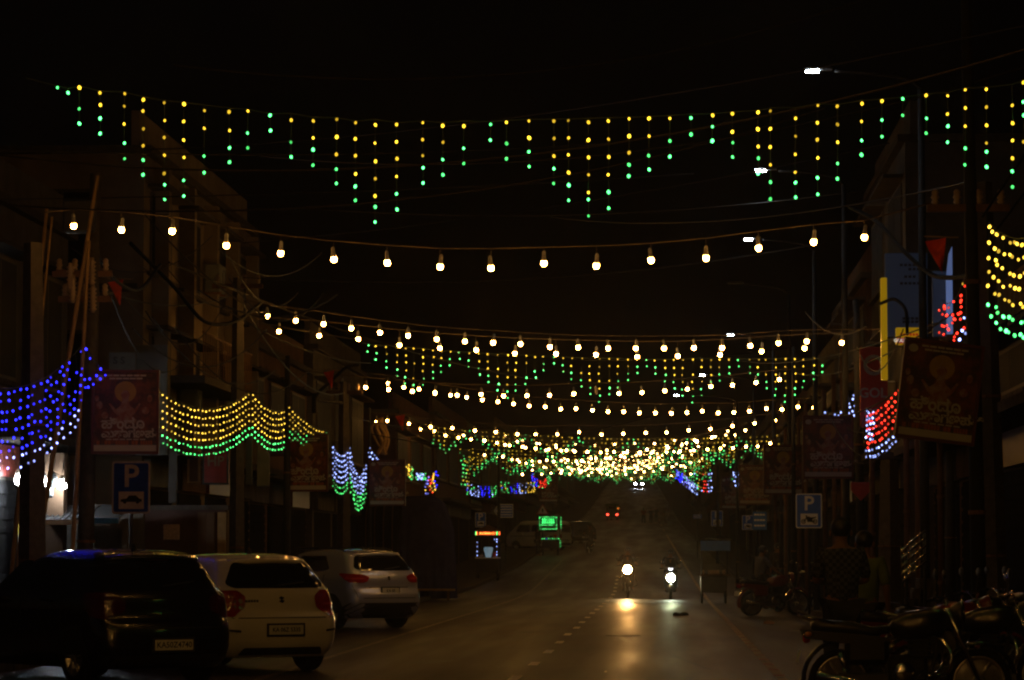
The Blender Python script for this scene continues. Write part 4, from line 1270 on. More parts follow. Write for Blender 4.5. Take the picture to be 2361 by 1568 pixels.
# --- the little lit shop at the far left
sh = thing('lit_kiosk', 'small lit shop with metal awning at the left edge', 'shop', (at(160, 1277, 48).x, 48, 0.12))
x0, x1 = at(30, 1277, 48).x - sh.location.x, at(290, 1277, 48).x - sh.location.x
MB().bbox((x0, 1.6, 0), (x1, 1.75, 2.2)).build('rear_wall', M_grey, sh)
MB().bbox((x1 - .1, 0.2, 0), (x1, 1.595, 1.95)).build('side_wall', M_grey, sh)
MB().bbox((x0 + .42, 0.1, 0), (x0 + .78, 0.4, 3.0)).build('pillar', M_brown, sh)
xa, xb = at(100, 1277, 48).x - sh.location.x, at(282, 1277, 48).x - sh.location.x
xm = at(210, 1277, 48).x - sh.location.x
za, zb_ = at(100, 1203, 48).z - .12, at(100, 1184, 48).z - .12
aw = MB().add([(xa, -.35, za), (xm, -.35, za), (xm, .9, zb_ + .12), (xa, .9, zb_ + .12)] + [(xa, -.35, za - .02), (xm, -.35, za - .02), (xm, .9, zb_ + .1), (xa, .9, zb_ + .1)],
              [(0, 1, 2, 3), (7, 6, 5, 4), (0, 4, 5, 1), (1, 5, 6, 2), (2, 6, 7, 3), (3, 7, 4, 0)]).build('awning', M_steel, sh)
n = 9
for i in range(n):
    x = xa + (xm - xa) * (i + .5) / n
    MB().tube([(x, -.36, za + .012), (x, .9, zb_ + .132)], 0.016, 5).build('rib', M_steel, aw)
MB().bbox((xa, -.38, za - .05), (xm - .005, -.352, za + .03)).build('awning_edge', M_signwhite, sh)
MB().bbox((xm, -.38, za - .03), (xb, -.34, za + .05)).build('blue_edge', mat('awning_blue', (.03, .2, .6), .5), sh)
MB().add([(xm + .005, -.34, za + .05), (xb, -.34, za + .05), (xb, .9, zb_ + .16), (xm + .005, .9, zb_ + .16), (xm + .005, -.34, za + .03), (xb, -.34, za + .03), (xb, .9, zb_ + .14), (xm + .005, .9, zb_ + .14)],
         [(0, 1, 2, 3), (7, 6, 5, 4), (0, 4, 5, 1), (1, 5, 6, 2), (2, 6, 7, 3), (3, 7, 4, 0)]).build('awning_sheet', M_steel, sh)
M_poster2 = mixmat('tin_advert', (0.75, 0.55, 0.08), (0.5, 0.42, 0.6), 1.2, 0.5, .45, .55, (3, 1, 3))
xq = at(42, 1277, 48).x - sh.location.x
MB().bbox((xq - .07, .3, .45), (xq + .1, .34, 2.62)).build('banner_strip', M_poster2, sh)
xq = at(102, 1277, 48).x - sh.location.x
MB().bbox((xq - .05, .42, 1.4), (xq + .05, .46, 2.62)).build('banner_strip', M_poster2, sh)
MB().bbox((xa, .5, .1), (xb - .3, 1.0, .95)).build('counter', M_wooddark, sh)
M_cfl = glow('white_lamp', (0.85, 0.93, 1.0), 300, .9)
for i, (px, py) in enumerate(((41, 1106), (101, 1112), (142, 1120))):
    p = at(px, py, 47.9)
    t = thing('shop_lamp', ['white shop lamp over the yellow banner at the left edge', 'white shop lamp beside the dark pillar', 'white shop lamp furthest right above the metal awning'][i], 'lamp', p, 0, 'white shop lamps')
    if i < 2:
        MB().ball((0, 0, 0), (.05, .05, .085), 12, 8).build('bulb', M_cfl, t, True)
    else:
        MB().ball((0, 0, 0), (.08, .06, .05), 12, 8).build('bulb', M_cfl, t, True)
    MB().lathe([(.03, .086), (.045, .1), (.03, .16), (.012, .17)], 10).build('holder', M_socket, t, True)
    MB().tube([(0, 0, .165), (0.02, .2, .5), (0.0, .6, .62)], .008, 5).build('cord', M_wire, t)
for i, (px, py) in enumerate(((122, 1105), (112, 1134))):
    p = at(px, py, 47.95)
    t = thing('hanging_jar', ['pale jar hanging left of the rightmost shop lamp', 'pale jar hanging below the middle shop lamp'][i], 'jar', p, 0, 'jars hanging in the shop')
    MB().lathe([(.03, -.1), (.07, -.09), (.08, -.02), (.07, .05), (.04, .07)], 12).build('body', M_palewall, t, True)
    MB().lathe([(.05, .071), (.1, .075), (.05, .1), (.015, .13)], 12).build('lid', M_steel, t, True)
    MB().tube([(0, 0, .125), (0.02, .3, .5)], .006, 4).build('string', M_wire, t)
for i, (px, py, d, m_) in enumerate(((115, 1232, (.32, .25, .14), 'p'), (108, 1254, (.2, .2, .2), 'o'))):
    p = at(px, py, 48.75); p.z = 1.07 + d[2] / 2
    t = MB().rbox((0, 0, 0), d, .02).build('carton', mat('carton_' + m_, (.6, .58, .5) if m_ == 'p' else (.5, .2, .06), .7), None, False, p + (Vector((0, 0, .205)) if i == 0 else Vector()))
    tag(t, ['pale carton on top of the orange carton on the shop counter', 'orange carton on the shop counter under the pale one'][i], 'carton')
p = at(131, 1252, 48.6)
t = thing('leaning_board', 'white board leaning inside the lit shop', 'board', (p.x, 48.6, 1.068))
MB().box((0, 0, .32), (.09, .03, .66), Matrix.Rotation(R(9), 3, 'Y')).build('board', M_signwhite, t)
# red flags
for i, (px, py, Y, s) in enumerate(((2165, 590, 46, 1.0), (762, 875, 74, .8), (926, 975, 92, .9), (1870, 985, 62, .5), (272, 675, 50, .8))):
    p = at(px, py, Y)
    t = thing('flag', ['saffron flag high on the right beside the pale blue boards', 'small saffron flag beside the bent lamp arm on the left', 'red flag beside the sixth bulb string on the left',
                       'tiny red flag above the lit poster', 'red cloth hanging on the left balcony'][i], 'flag', p, 0, 'red flags')
    n = 8
    vs, fs = [], []
    for j in range(n + 1):
        u = j / n
        for k_ in range(5):
            v = k_ / 4
            vs.append((s * (.16 * (1 - u) * (v * 2 - 1) + .1 * u - .05), s * .05 * math.sin(u * 5 + v * 3), s * (.22 - .5 * u + .06 * v)))
    for j in range(n):
        for k_ in range(4):
            a = j * 5 + k_
            fs.append((a, a + 1, a + 6, a + 5))
    MB().add(vs, fs).build('cloth', M_flag, t, True)
    MB().tube([(s * -.22, .02, s * .3), (s * .3, .02, s * .28)], .012, 5).build('staff', M_bamboo, t)
# stair railing on the right
p0 = at(2060, 1310, 45)
t = wthing('stair_railing', 'steel stair railing with slanting bars on the right', 'railing', (p0.x, 45, .12))
for k_ in range(5):
    wpart(MB().tube([at(2040, 1300 + 18 * k_, 45), at(2135, 1222 + 18 * k_, 45)], .018, 7), 'bar', M_chrome, t, True)
for px in (2046, 2090, 2132):
    a = at(px, 1277, 45); wpart(MB().tube([(a.x, 45.03, .12), (a.x, 45.03, at(px, 1305 - (px - 2040) * .82, 45).z)], .025, 8), 'post', M_steel, t, True)
for k_ in range(7):
    a = at(2046 + k_ * 14, 1277, 45); wpart(MB().bbox((a.x - .05, 45.08, .1), (a.x + .1, 45.9, .25 + k_ * .15)), 'step', M_conc, t)

# ================================================================== cars
def table(tab):
    xs = [a for a, b_ in tab]; ys = [b_ for a, b_ in tab]
    n = len(xs)
    d = [(ys[i + 1] - ys[i]) / (xs[i + 1] - xs[i]) for i in range(n - 1)]
    m_ = [d[0]] + [0 if d[i - 1] * d[i] <= 0 else 2 * d[i - 1] * d[i] / (d[i - 1] + d[i]) for i in range(1, n - 1)] + [d[-1]]
    def f(x):
        if x <= xs[0]: return ys[0]
        if x >= xs[-1]: return ys[-1]
        i = max(k_ for k_ in range(n) if xs[k_] <= x)
        i = min(i, n - 2)
        h = xs[i + 1] - xs[i]; t = (x - xs[i]) / h
        return ((1 + 2 * t) * (1 - t) ** 2 * ys[i] + t * (1 - t) ** 2 * h * m_[i] + t * t * (3 - 2 * t) * ys[i + 1] + t * t * (t - 1) * h * m_[i + 1])
    return f

class CarShape:
    """the body as a stack of rounded outlines; x right, y forward from the rear bumper, z up"""
    def __init__(s, L, rear, front, width, rc=0.26, bow=0.1):
        s.L, s.sr, s.sf, s.w = L, table(rear), table([(z, L - d) for z, d in front]), table(width)
        s.rc0, s.bow, s.z0, s.z1 = rc, bow, width[0][0], width[-1][0]

    def dims(s, z):
        w_, a, b_ = s.w(z), s.sr(z), s.sf(z)
        rc = max(0.005, min(s.rc0, w_ * .55, (b_ - a) * .4))
        bo = s.bow * min(1, w_ / .5)
        return w_, a, b_, rc, bo

    def half(s, z):
        w_, a, b_, rc, bo = s.dims(z)
        k_ = ((w_ - rc) / w_) ** 2 * bo
        P = [((w_ - rc) * i / 9, a + bo * ((w_ - rc) * i / 9 / w_) ** 2) for i in range(9)]
        P += [(w_ - rc + rc * math.sin(t), a + k_ + rc * (1 - math.cos(t))) for t in [math.pi / 2 * i / 8 for i in range(9)]]
        ya, yb = a + k_ + rc, b_ - 2 * k_ - rc
        P += [(w_, ya + (yb - ya) * i / 14) for i in range(1, 14)]
        P += [(w_ - rc + rc * math.cos(t), yb + rc * math.sin(t)) for t in [math.pi / 2 * i / 6 for i in range(7)]]
        P += [((w_ - rc) * (1 - i / 6), b_ - 2 * bo * ((w_ - rc) * (1 - i / 6) / w_) ** 2) for i in range(1, 7)]
        return P

    def surf(s, q, z):
        sg, q = (1, q) if q >= 0 else (-1, -q)
        w_, a, b_, rc, bo = s.dims(z)
        k_ = ((w_ - rc) / w_) ** 2 * bo
        if q <= w_ - rc:
            x, y = q, a + bo * (q / w_) ** 2
        elif q <= w_ - rc + rc * math.pi / 2:
            t = (q - w_ + rc) / rc
            x, y = w_ - rc + rc * math.sin(t), a + k_ + rc * (1 - math.cos(t))
        else:
            x, y = w_, a + k_ + rc + (q - (w_ - rc) - rc * math.pi / 2)
        return Vector((sg * x, y, z))

    def rearp(s, q, z, off):
        e = 0.004
        p = s.surf(q, z)
        n_ = (s.surf(q + e, z) - s.surf(q - e, z)).cross(s.surf(q, z + e) - s.surf(q, z - e)).normalized()
        if n_.dot(p - Vector((0, s.L / 2, 0.7))) < 0:
            n_ = -n_
        return p + n_ * off

    def sidep(s, y, z, off, sg):
        e = 0.01
        dz = (s.w(z + e) - s.w(z - e)) / (2 * e)
        n_ = Vector((1, 0, -dz)).normalized()
        return Vector((sg * (s.w(z) + n_.x * off), y, z + n_.z * off))

    def body(s, name, material, t, nz=44):
        zs = [s.z0 + (s.z1 - s.z0) * (i / nz) for i in range(nz + 1)]
        zs = sorted(set(zs + [s.z1 - .004, s.z1 - .01, s.z1 - .02, s.z1 - 0.03]))
        vs, fs = [], []
        for z in zs:
            h = s.half(z)
            vs += [(x, y, z) for x, y in h] + [(-x, y, z) for x, y in h[-2:0:-1]]
        n = len(vs) // len(zs)
        for i in range(len(zs) - 1):
            for k_ in range(n):
                k2 = (k_ + 1) % n
                fs.append((i * n + k_, i * n + k2, (i + 1) * n + k2, (i + 1) * n + k_))
        fs.append(tuple(range(n))[::-1]); fs.append(tuple(len(vs) - n + k_ for k_ in range(n)))
        return MB().add(vs, fs).build(name, material, t, True)

    def patch(s, name, poly, material, t, off=0.006, mode='rear', sg=1, cuts=2):
        bm = bmesh.new()
        f = bm.faces.new([bm.verts.new((a, b_, 0)) for a, b_ in poly])
        bmesh.ops.triangulate(bm, faces=[f])
        for _ in range(2):
            bmesh.ops.subdivide_edges(bm, edges=[e for e in bm.edges if e.calc_length() > 0.07], cuts=cuts, use_grid_fill=True)
        bmesh.ops.triangulate(bm, faces=bm.faces[:])
        for v in bm.verts:
            p = s.rearp(v.co.x, v.co.y, off) if mode == 'rear' else s.sidep(v.co.x, v.co.y, off, sg)
            v.co = p
        bmesh.ops.recalc_face_normals(bm, faces=bm.faces[:])
        me = bpy.data.meshes.new(name); bm.to_mesh(me); bm.free()
        me.materials.append(material); me.shade_smooth()
        return put(name, me, t)

def rpoly(pts, r=0.03, n=3):
    """round the corners of a polygon"""
    out = []
    N = len(pts)
    for i in range(N):
        a, b_, c = Vector(pts[i - 1]), Vector(pts[i]), Vector(pts[(i + 1) % N])
        u, v = (a - b_), (c - b_)
        d = min(r, u.length * .45, v.length * .45)
        p, q = b_ + u.normalized() * d, b_ + v.normalized() * d
        for k_ in range(n + 1):
            t = k_ / n
            w_ = p.lerp(b_, t).lerp(b_.lerp(q, t), t)
            out.append((w_.x, w_.y))
    return out

M_tail = mat('tail_lamp_red', (0.30, 0.008, 0.006), 0.12, coat=0.6, var=0.35, scale=14)
M_alloy = mat('alloy_wheel', (0.55, 0.55, 0.56), 0.3, 0.9)
M_plate = mat('number_plate', (0.62, 0.62, 0.58), 0.45, var=0.08)
M_trim = mat('black_plastic', (0.018, 0.018, 0.019), 0.5)

def wheel(t, x, y, r, sg, wd=0.2, rim=True):
    Rm = Matrix.Rotation(R(90) * sg, 3, 'Y')
    o = MB().lathe([(r * .6, -wd), (r * .9, -wd), (r, -wd * .8), (r, -wd * .2), (r * .93, -.005), (r * .68, 0), (r * .64, -.02), (r * .6, -.08)], 28, Rm, (x, y, r)).build('wheel', M_black, t, True)
    mb = MB().lathe([(r * .66, -.012), (r * .62, -.002), (r * .58, -.03)], 28, Rm, (x, y, r))
    for k_ in range(5):
        a = 2 * math.pi * k_ / 5 + .3
        d = Vector((0, math.cos(a), math.sin(a)))
        for e in (-.16, .16):
            d2 = Vector((0, math.cos(a + e), math.sin(a + e)))
            mb.tube([Vector((x - sg * .012, y, r)) + d * .03, Vector((x - sg * .016, y, r)) + d2 * r * .63], .017, 5)
    mb.lathe([(.055, -.02), (.05, 0), (.02, .004)], 12, Rm, (x, y, r))
    mb.build('rim', M_alloy, o, True)
    return o

def make_car(name, label, loc, rotz, S, paint, cfg):
    t = thing(name, label, 'car', loc, rotz)
    S.body('body', paint, t)
    for q in cfg['rear_glass']:
        S.patch('rear_window', rpoly(q, .07), M_glass, t, 0.005)
    for q in cfg['tail']:
        for sg in (1, -1):
            o = S.patch('tail_light', rpoly([(a * sg, b_) for a, b_ in q], .035), cfg.get('tm', M_tail), t, 0.012)
    for q in cfg.get('tail_bar', []):
        for sg in (1, -1):
            S.patch('lamp_segment', rpoly([(a * sg, b_) for a, b_ in q], .01), mat('lamp_segment', (.5, .04, .03), .15), t, 0.016)
    for q in cfg['dark']:
        S.patch('bumper_trim', rpoly(q, .03), M_trim, t, 0.008)
    for q in cfg['seams']:
        S.patch('panel_gap', q, M_trim, t, 0.003)
    for q in cfg['side_glass']:
        for sg in (1, -1):
            S.patch('side_window', rpoly(q, .06), M_glass, t, 0.004, 'side', sg)
    for q in cfg['side_gap']:
        for sg in (1, -1):
            S.patch('door_gap', q, M_trim, t, 0.003, 'side', sg)
    rw_ = cfg['wheel']
    for y in cfg['axles']:
        for sg in (1, -1):
            ra = rw_ * 1.16
            pl = [(y + ra * math.cos(R(a)), max(S.z0 + .012, rw_ + ra * math.sin(R(a)))) for a in range(-30, 211, 12)]
            S.patch('wheel_arch', pl, M_trim, t, 0.004, 'side', sg)
            wheel(t, sg * (S.w(rw_) + .012), y, rw_, sg)
    # number plate
    z, w_, h_ = cfg['plate']
    p = S.rearp(0, z, .014)
    pl = MB().rbox(p, (w_, .012, h_), .004).build('number_plate', M_plate, t)
    fr = MB().rbox(p + Vector((0, .008, 0)), (w_ + .06, .01, h_ + .05), .004).build('plate_surround', M_trim, t)
    mb = MB(); add_text(mb, cfg['number'], h_ * cfg.get('ts', .82), 0, 0, 0, bold=.0015)
    mb.v = [(p.x + a, p.y - .008, p.z + c - .0) for a, b_, c in mb.v]
    mb.build('lettering', M_black, pl)
    for sg in (1, -1):
        hw = S.w(.85)
        MB().rbox((sg * (hw + .035), cfg['handle'], .9 if S.z1 < 1.56 else .98), (.03, .2, .035), .01).build('door_handle', cfg.get('hm', paint), t)
        MB().ball((sg * (hw + .1), S.L - 1.35, 1.02), (.11, .06, .08), 12, 8).build('mirror', paint, t, True)
    for o in cfg.get('extra', []):
        o(t, S)
    return t

def paintmat(name, c, metal=0.0, rough=.35):
    return mat(name, c, rough, metal, 0.06, 40, coat=1.0)

def emblem(z, s=.05):
    def f(t, S):
        p = S.rearp(0, z, .01)
        mb = MB().prism([(-s * .3, s), (s, s * .5), (s * .15, 0), (s, -s * .35), (s * .3, -s), (-s, -s * .5), (-s * .15, 0), (-s, s * .35)], -.006, 0)
        mb.v = [tuple(Vector(v) + p) for v in mb.v]
        mb.build('emblem', M_chrome, t)
    return f
def badge(x, z, w_=.2, h_=.03):
    def f(t, S):
        p = S.rearp(x, z, .006)
        mb = MB()
        for k_ in range(5):
            mb.rbox(p + Vector((w_ * (k_ / 5 - .4), -.004, 0)), (w_ * .15, .008, h_), .002)
        mb.build('badge', M_trim, t)
    return f
def spoiler(z, hw, d=.16, m_=None):
    def f(t, S):
        y = S.sr(z)
        mb = MB()
        vs = []
        for i in range(13):
            x = -hw + 2 * hw * i / 12
            c = .1 * (x / hw) ** 2
            vs += [(x, y - d + c * 1.4, z - c * .25), (x, y + .1, z + .045 - c * .3), (x, y + .1, z - .03 - c * .3), (x, y - d + .02 + c * 1.4, z - .04 - c * .25)]
        fs = []
        for i in range(12):
            for k_ in range(4):
                a, b_ = i * 4 + k_, i * 4 + (k_ + 1) % 4
                fs.append((a, b_, b_ + 4, a + 4))
        fs += [(0, 3, 2, 1), (48, 49, 50, 51)]
        mb.add(vs, fs).build('spoiler', m_ or t.children[0].active_material if t.children else m_, t, True)
        MB().box((0, y - d + .06, z - .035), (.3, .012, .02)).build('brake_lamp', M_tail, t)
    return f
def rails(z, x, y0, y1, m_):
    def f(t, S):
        for sg in (1, -1):
            pts = [(sg * x, y0, z - .02), (sg * x, y0 + .18, z + .05), (sg * (x - .01), (y0 + y1) / 2, z + .065), (sg * x, y1 - .18, z + .05), (sg * x, y1, z - .02)]
            MB().tube(spline(pts, 6), .02, 7).build('roof_rail', m_, t, True)
    return f
def antenna(y, z):
    def f(t, S):
        MB().prism([(-.05, 0), (.05, 0), (.035, .06), (.0, .075)], -.015, .015, Matrix.Rotation(R(90), 3, 'Z')).build('antenna_fin', M_trim, t, loc=(0, y, z))
    return f
def wiper(z):
    def f(t, S):
        a, b_ = S.rearp(-.05, z, .025), S.rearp(.38, z + .05, .02)
        MB().tube([a, b_], .01, 6).build('wiper', M_trim, t)
    return f

# white hatchback
S_h = CarShape(3.84,
    [(.2, .14), (.3, .06), (.42, .012), (.56, 0), (.68, .018), (.74, .05), (.775, .098), (.8, .105), (.95, .125), (1.03, .145), (1.1, .185), (1.25, .285), (1.38, .385), (1.43, .43), (1.475, .52), (1.51, .75), (1.53, 1.35)],
    [(.2, .12), (.42, 0), (.6, .02), (.74, .12), (.86, .35), (.94, .8), (1.0, 1.0), (1.15, 1.26), (1.35, 1.62), (1.44, 1.85), (1.49, 2.05), (1.53, 2.4)],
    [(.2, .78), (.34, .845), (.6, .866), (.8, .868), (.93, .858), (1.02, .83), (1.2, .757), (1.38, .672), (1.44, .63), (1.485, .56), (1.515, .42), (1.53, .06)], .25, .1)
cfg_h = dict(
    rear_glass=[[(-.64, 1.075), (.64, 1.075), (.735, 1.13), (.56, 1.375), (.5, 1.405), (-.5, 1.405), (-.56, 1.375), (-.735, 1.13)]],
    tail=[[(.52, .83), (.5, .97), (.6, 1.05), (1.0, 1.04), (1.08, .92), (.96, .73), (.7, .71)]],
    tail_bar=[[(.64, .86), (.64, .89), (.98, .89), (.98, .86)]],
    dark=[[(-.62, .235), (.62, .235), (.56, .33), (-.56, .33)], [(.62, .52), (.86, .545), (.86, .57), (.62, .55)], [(-.62, .52), (-.86, .545), (-.86, .57), (-.62, .55)]],
    seams=[[(-.72, .695), (.72, .695), (.74, .708), (-.74, .708)], [(.72, .71), (.755, .74), (.745, .745), (.705, .712)], [(-.72, .71), (-.755, .74), (-.745, .745), (-.705, .712)]],
    side_glass=[[(.95, 1.09), (1.95, 1.04), (1.95, 1.4), (1.2, 1.4)], [(2.02, 1.035), (2.75, 1.02), (2.2, 1.41), (2.02, 1.41)]],
    side_gap=[[(1.02, .4), (1.04, .4), (1.04, 1.04), (1.02, 1.04)], [(1.98, .3), (2.0, .3), (2.0, 1.03), (1.98, 1.03)]],
    axles=(.72, 3.1), wheel=.3, plate=(.55, .5, .12), number='KA 06Z 5335', ts=.62, handle=1.35, hm=None,
    extra=[emblem(.93, .045), badge(-.42, .915), antenna(.95, 1.512), wiper(1.09)])
W_paint = paintmat('white_car_paint', (0.74, 0.72, 0.66))
cfg_h['hm'] = W_paint
cfg_h['extra'].append(spoiler(1.435, .56, .1, W_paint))
gpX = lambda px, Y: at(px, 1277, Y).x
make_car('hatchback', 'white hatchback parked at an angle between the black and silver cars', (gpX(660, 38.6), 38.6, 0), R(37), S_h, W_paint, cfg_h)

# silver crossover
S_c = CarShape(4.27,
    [(.22, .2), (.32, .08), (.42, .03), (.55, 0), (.7, .012), (.78, .05), (.83, .075), (.98, .09), (1.08, .115), (1.16, .16), (1.3, .27), (1.42, .37), (1.5, .44), (1.55, .54), (1.59, .8), (1.61, 1.4)],
    [(.22, .14), (.42, 0), (.7, .02), (.9, .12), (1.0, .4), (1.06, .95), (1.12, 1.15), (1.25, 1.35), (1.45, 1.68), (1.53, 1.9), (1.58, 2.15), (1.61, 2.6)],
    [(.22, .8), (.36, .87), (.6, .893), (.85, .895), (1.0, .885), (1.1, .855), (1.3, .775), (1.46, .7), (1.52, .66), (1.565, .58), (1.595, .44), (1.61, .06)], .26, .1)
cfg_c = dict(
    rear_glass=[[(-.62, 1.17), (.62, 1.17), (.74, 1.22), (.6, 1.45), (.52, 1.48), (-.52, 1.48), (-.6, 1.45), (-.74, 1.22)]],
    tail=[[(.5, .97), (.46, 1.05), (.6, 1.1), (1.12, 1.12), (1.2, 1.1), (1.0, .98), (.88, .93), (.6, .93)]],
    tail_bar=[[(.55, 1.0), (.55, 1.03), (1.0, 1.03), (1.0, 1.0)]],
    dark=[[(-1.5, .24), (1.5, .24), (1.42, .36), (.95, .53), (-.95, .53), (-1.42, .36)]],
    seams=[[(-.82, .62), (.82, .62), (.84, .632), (-.84, .632)], [(-.5, .83), (.5, .83), (.5, .845), (-.5, .845)], [(.78, .64), (.86, .9), (.85, .91), (.765, .64)], [(-.78, .64), (-.86, .9), (-.85, .91), (-.765, .64)]],
    side_glass=[[(.98, 1.2), (1.2, 1.16), (2.1, 1.13), (2.1, 1.47), (1.25, 1.47)], [(2.17, 1.13), (3.0, 1.1), (2.45, 1.48), (2.17, 1.48)]],
    side_gap=[[(1.1, .45), (1.12, .45), (1.12, 1.1), (1.1, 1.1)], [(2.13, .35), (2.15, .35), (2.15, 1.11), (2.13, 1.11)], [(.9, .34), (3.4, .34), (3.4, .42), (.9, .42)]],
    axles=(.84, 3.43), wheel=.335, plate=(.76, .42, .12), number='KA 05 MX 1470', ts=.48, handle=1.45,
    extra=[emblem(1.02, .04), wiper(1.185), rails(1.56, .6, .75, 2.6, M_steel), antenna(.95, 1.59)])
C_paint = paintmat('silver_car_paint', (0.42, 0.44, 0.6), .45, .3)  # blue in the silver stands in for cool white light on the car
cfg_c['hm'] = M_chrome
cfg_c['extra'].append(spoiler(1.515, .6, .1, C_paint))
cfg_c['number'] = 'KA 05'
cfg_c['ts'] = .7
make_car('crossover', 'silver crossover with roof rails parked at an angle on the left', (gpX(903, 61), 61, 0), R(43), S_c, C_paint, cfg_c)

# black car
S_k = CarShape(4.1,
    [(.2, .16), (.3, .06), (.45, 0), (.6, .01), (.72, .04), (.78, .085), (.84, .1), (1.0, .12), (1.08, .15), (1.15, .2), (1.3, .31), (1.42, .41), (1.47, .46), (1.52, .56), (1.555, .8), (1.58, 1.4)],
    [(.2, .14), (.42, 0), (.65, .02), (.85, .15), (.95, .4), (1.02, .9), (1.08, 1.1), (1.2, 1.3), (1.4, 1.62), (1.49, 1.85), (1.54, 2.1), (1.58, 2.5)],
    [(.2, .8), (.36, .87), (.6, .89), (.85, .89), (.98, .88), (1.07, .85), (1.25, .775), (1.42, .7), (1.48, .655), (1.53, .58), (1.565, .43), (1.58, .06)], .26, .1)
cfg_k = dict(
    rear_glass=[[(-.62, 1.12), (.62, 1.12), (.74, 1.17), (.58, 1.41), (.52, 1.44), (-.52, 1.44), (-.58, 1.41), (-.74, 1.17)]],
    tail=[[(.55, .86), (.55, 1.0), (.7, 1.07), (1.08, 1.07), (1.16, .98), (1.0, .8), (.8, .76)]],
    tail_bar=[[(.6, .92), (.6, .95), (1.02, .95), (1.02, .92)]],
    dark=[[(-.9, .24), (.9, .24), (.8, .36), (-.8, .36)]],
    seams=[[(-.8, .66), (.8, .66), (.82, .672), (-.82, .672)]],
    side_glass=[[(.98, 1.14), (1.2, 1.11), (2.05, 1.09), (2.05, 1.43), (1.25, 1.43)], [(2.12, 1.09), (2.9, 1.06), (2.38, 1.44), (2.12, 1.44)]],
    side_gap=[[(1.08, .4), (1.1, .4), (1.1, 1.06), (1.08, 1.06)], [(2.08, .32), (2.1, .32), (2.1, 1.08), (2.08, 1.08)]],
    axles=(.8, 3.3), wheel=.32, plate=(.47, .5, .12), number='KA50Z4740', ts=.78, handle=1.4,
    extra=[emblem(.96, .04), wiper(1.13), antenna(.95, 1.56)])
K_paint = paintmat('black_car_paint', (0.006, 0.006, 0.008), 0, .25)
cfg_k['hm'] = K_paint
cfg_k['tm'] = mat('dark_tail_lamp', (.05, .002, .002), .15, coat=.6)  # darker red than the common tail lamp
cfg_k['tail_bar'] = []
cfg_k['extra'].append(spoiler(1.485, .6, .14, K_paint))
make_car('black_car', 'black car nearest to the camera at the lower left', (gpX(402, 34.8), 34.8, 0), R(39), S_k, K_paint, cfg_k)

# far white van and the dark car behind it
S_v = CarShape(4.0,
    [(.25, .08), (.45, 0), (.7, .01), (.9, .03), (1.2, .06), (1.6, .12), (1.74, .18), (1.8, .35), (1.83, 1.2)],
    [(.25, .1), (.45, 0), (.8, .05), (1.0, .2), (1.2, .4), (1.6, .85), (1.74, 1.0), (1.8, 1.3), (1.83, 2.4)],
    [(.25, .68), (.4, .73), (1.0, .745), (1.4, .72), (1.65, .67), (1.75, .6), (1.81, .42), (1.83, .06)], .14, .04)
cfg_v = dict(rear_glass=[[(-.55, 1.1), (.55, 1.1), (.55, 1.55), (-.55, 1.55)]], tail=[[(.56, .75), (.56, .98), (.7, .98), (.7, .75)]], dark=[[(-.7, .3), (.7, .3), (.7, .45), (-.7, .45)]],
    seams=[[(-.62, .62), (.62, .62), (.62, .64), (-.62, .64)]], side_glass=[[(.3, 1.12), (1.15, 1.12), (1.15, 1.56), (.3, 1.56)], [(1.25, 1.12), (2.1, 1.12), (2.1, 1.56), (1.25, 1.56)], [(2.2, 1.12), (3.2, 1.12), (2.95, 1.56), (2.2, 1.56)]],
    side_gap=[[(1.2, .4), (1.22, .4), (1.22, 1.6), (1.2, 1.6)], [(0.2, .85), (3.6, .85), (3.6, .88), (.2, .88)]], axles=(.75, 3.2), wheel=.28, plate=(.55, .4, .11), number='KA', ts=.7, handle=1.5, extra=[])
Y = 186
make_car('van', 'small white van parked behind the green lit cart', (gpX(1345, Y) - 1.0, Y, gz(Y)), R(62), S_v, W_paint, cfg_v)
Y = 205
kc = dict(cfg_k); kc['number'] = 'KA'; kc['extra'] = []
make_car('dark_far_car', 'dark car with reflections on its roof behind the white van', (gpX(1350, Y), Y, gz(Y)), R(20), S_k, K_paint, kc)
Y = 560
t = make_car('approaching_car', 'far car with bright white headlights at the top of the road', (gpX(1474, Y), Y, gz(Y)), R(180), S_k, K_paint, dict(kc, extra=[]))
for s in (1, -1):
    MB().ball((s * .62, 4.12, .72), (.17, .05, .14), 10, 6).build('headlight', glow('far_headlight', (.85, .95, 1), 260 if s > 0 else 90, .9), t, True)

# ================================================================== people
def skin(name, V, E_, Rr, material, parent, sub=1, root=0):
    me = bpy.data.meshes.new(name)
    me.from_pydata(V, E_, [])
    o = bpy.data.objects.new(name, me)
    o.modifiers.new('skin', 'SKIN').use_smooth_shade = True
    sv = me.skin_vertices[0].data
    for i, r in enumerate(Rr):
        sv[i].radius = r if isinstance(r, tuple) else (r, r)
        sv[i].use_root = (i == root)
    sb = o.modifiers.new('sub', 'SUBSURF'); sb.levels = sub; sb.render_levels = sub
    m2 = evaluated(o)
    bpy.data.objects.remove(o); bpy.data.meshes.remove(me)
    m2.name = name
    m2.materials.clear(); m2.materials.append(material)
    m2.shade_smooth()
    return put(name, m2, parent)

M_skin = mat('skin', (0.2, 0.105, 0.06), 0.55, var=.1)
M_hair = mat('black_hair', (0.008, 0.007, 0.006), 0.45, scale=60)
M_trouser = mat('dark_trousers', (0.03, 0.03, 0.036), 0.85)

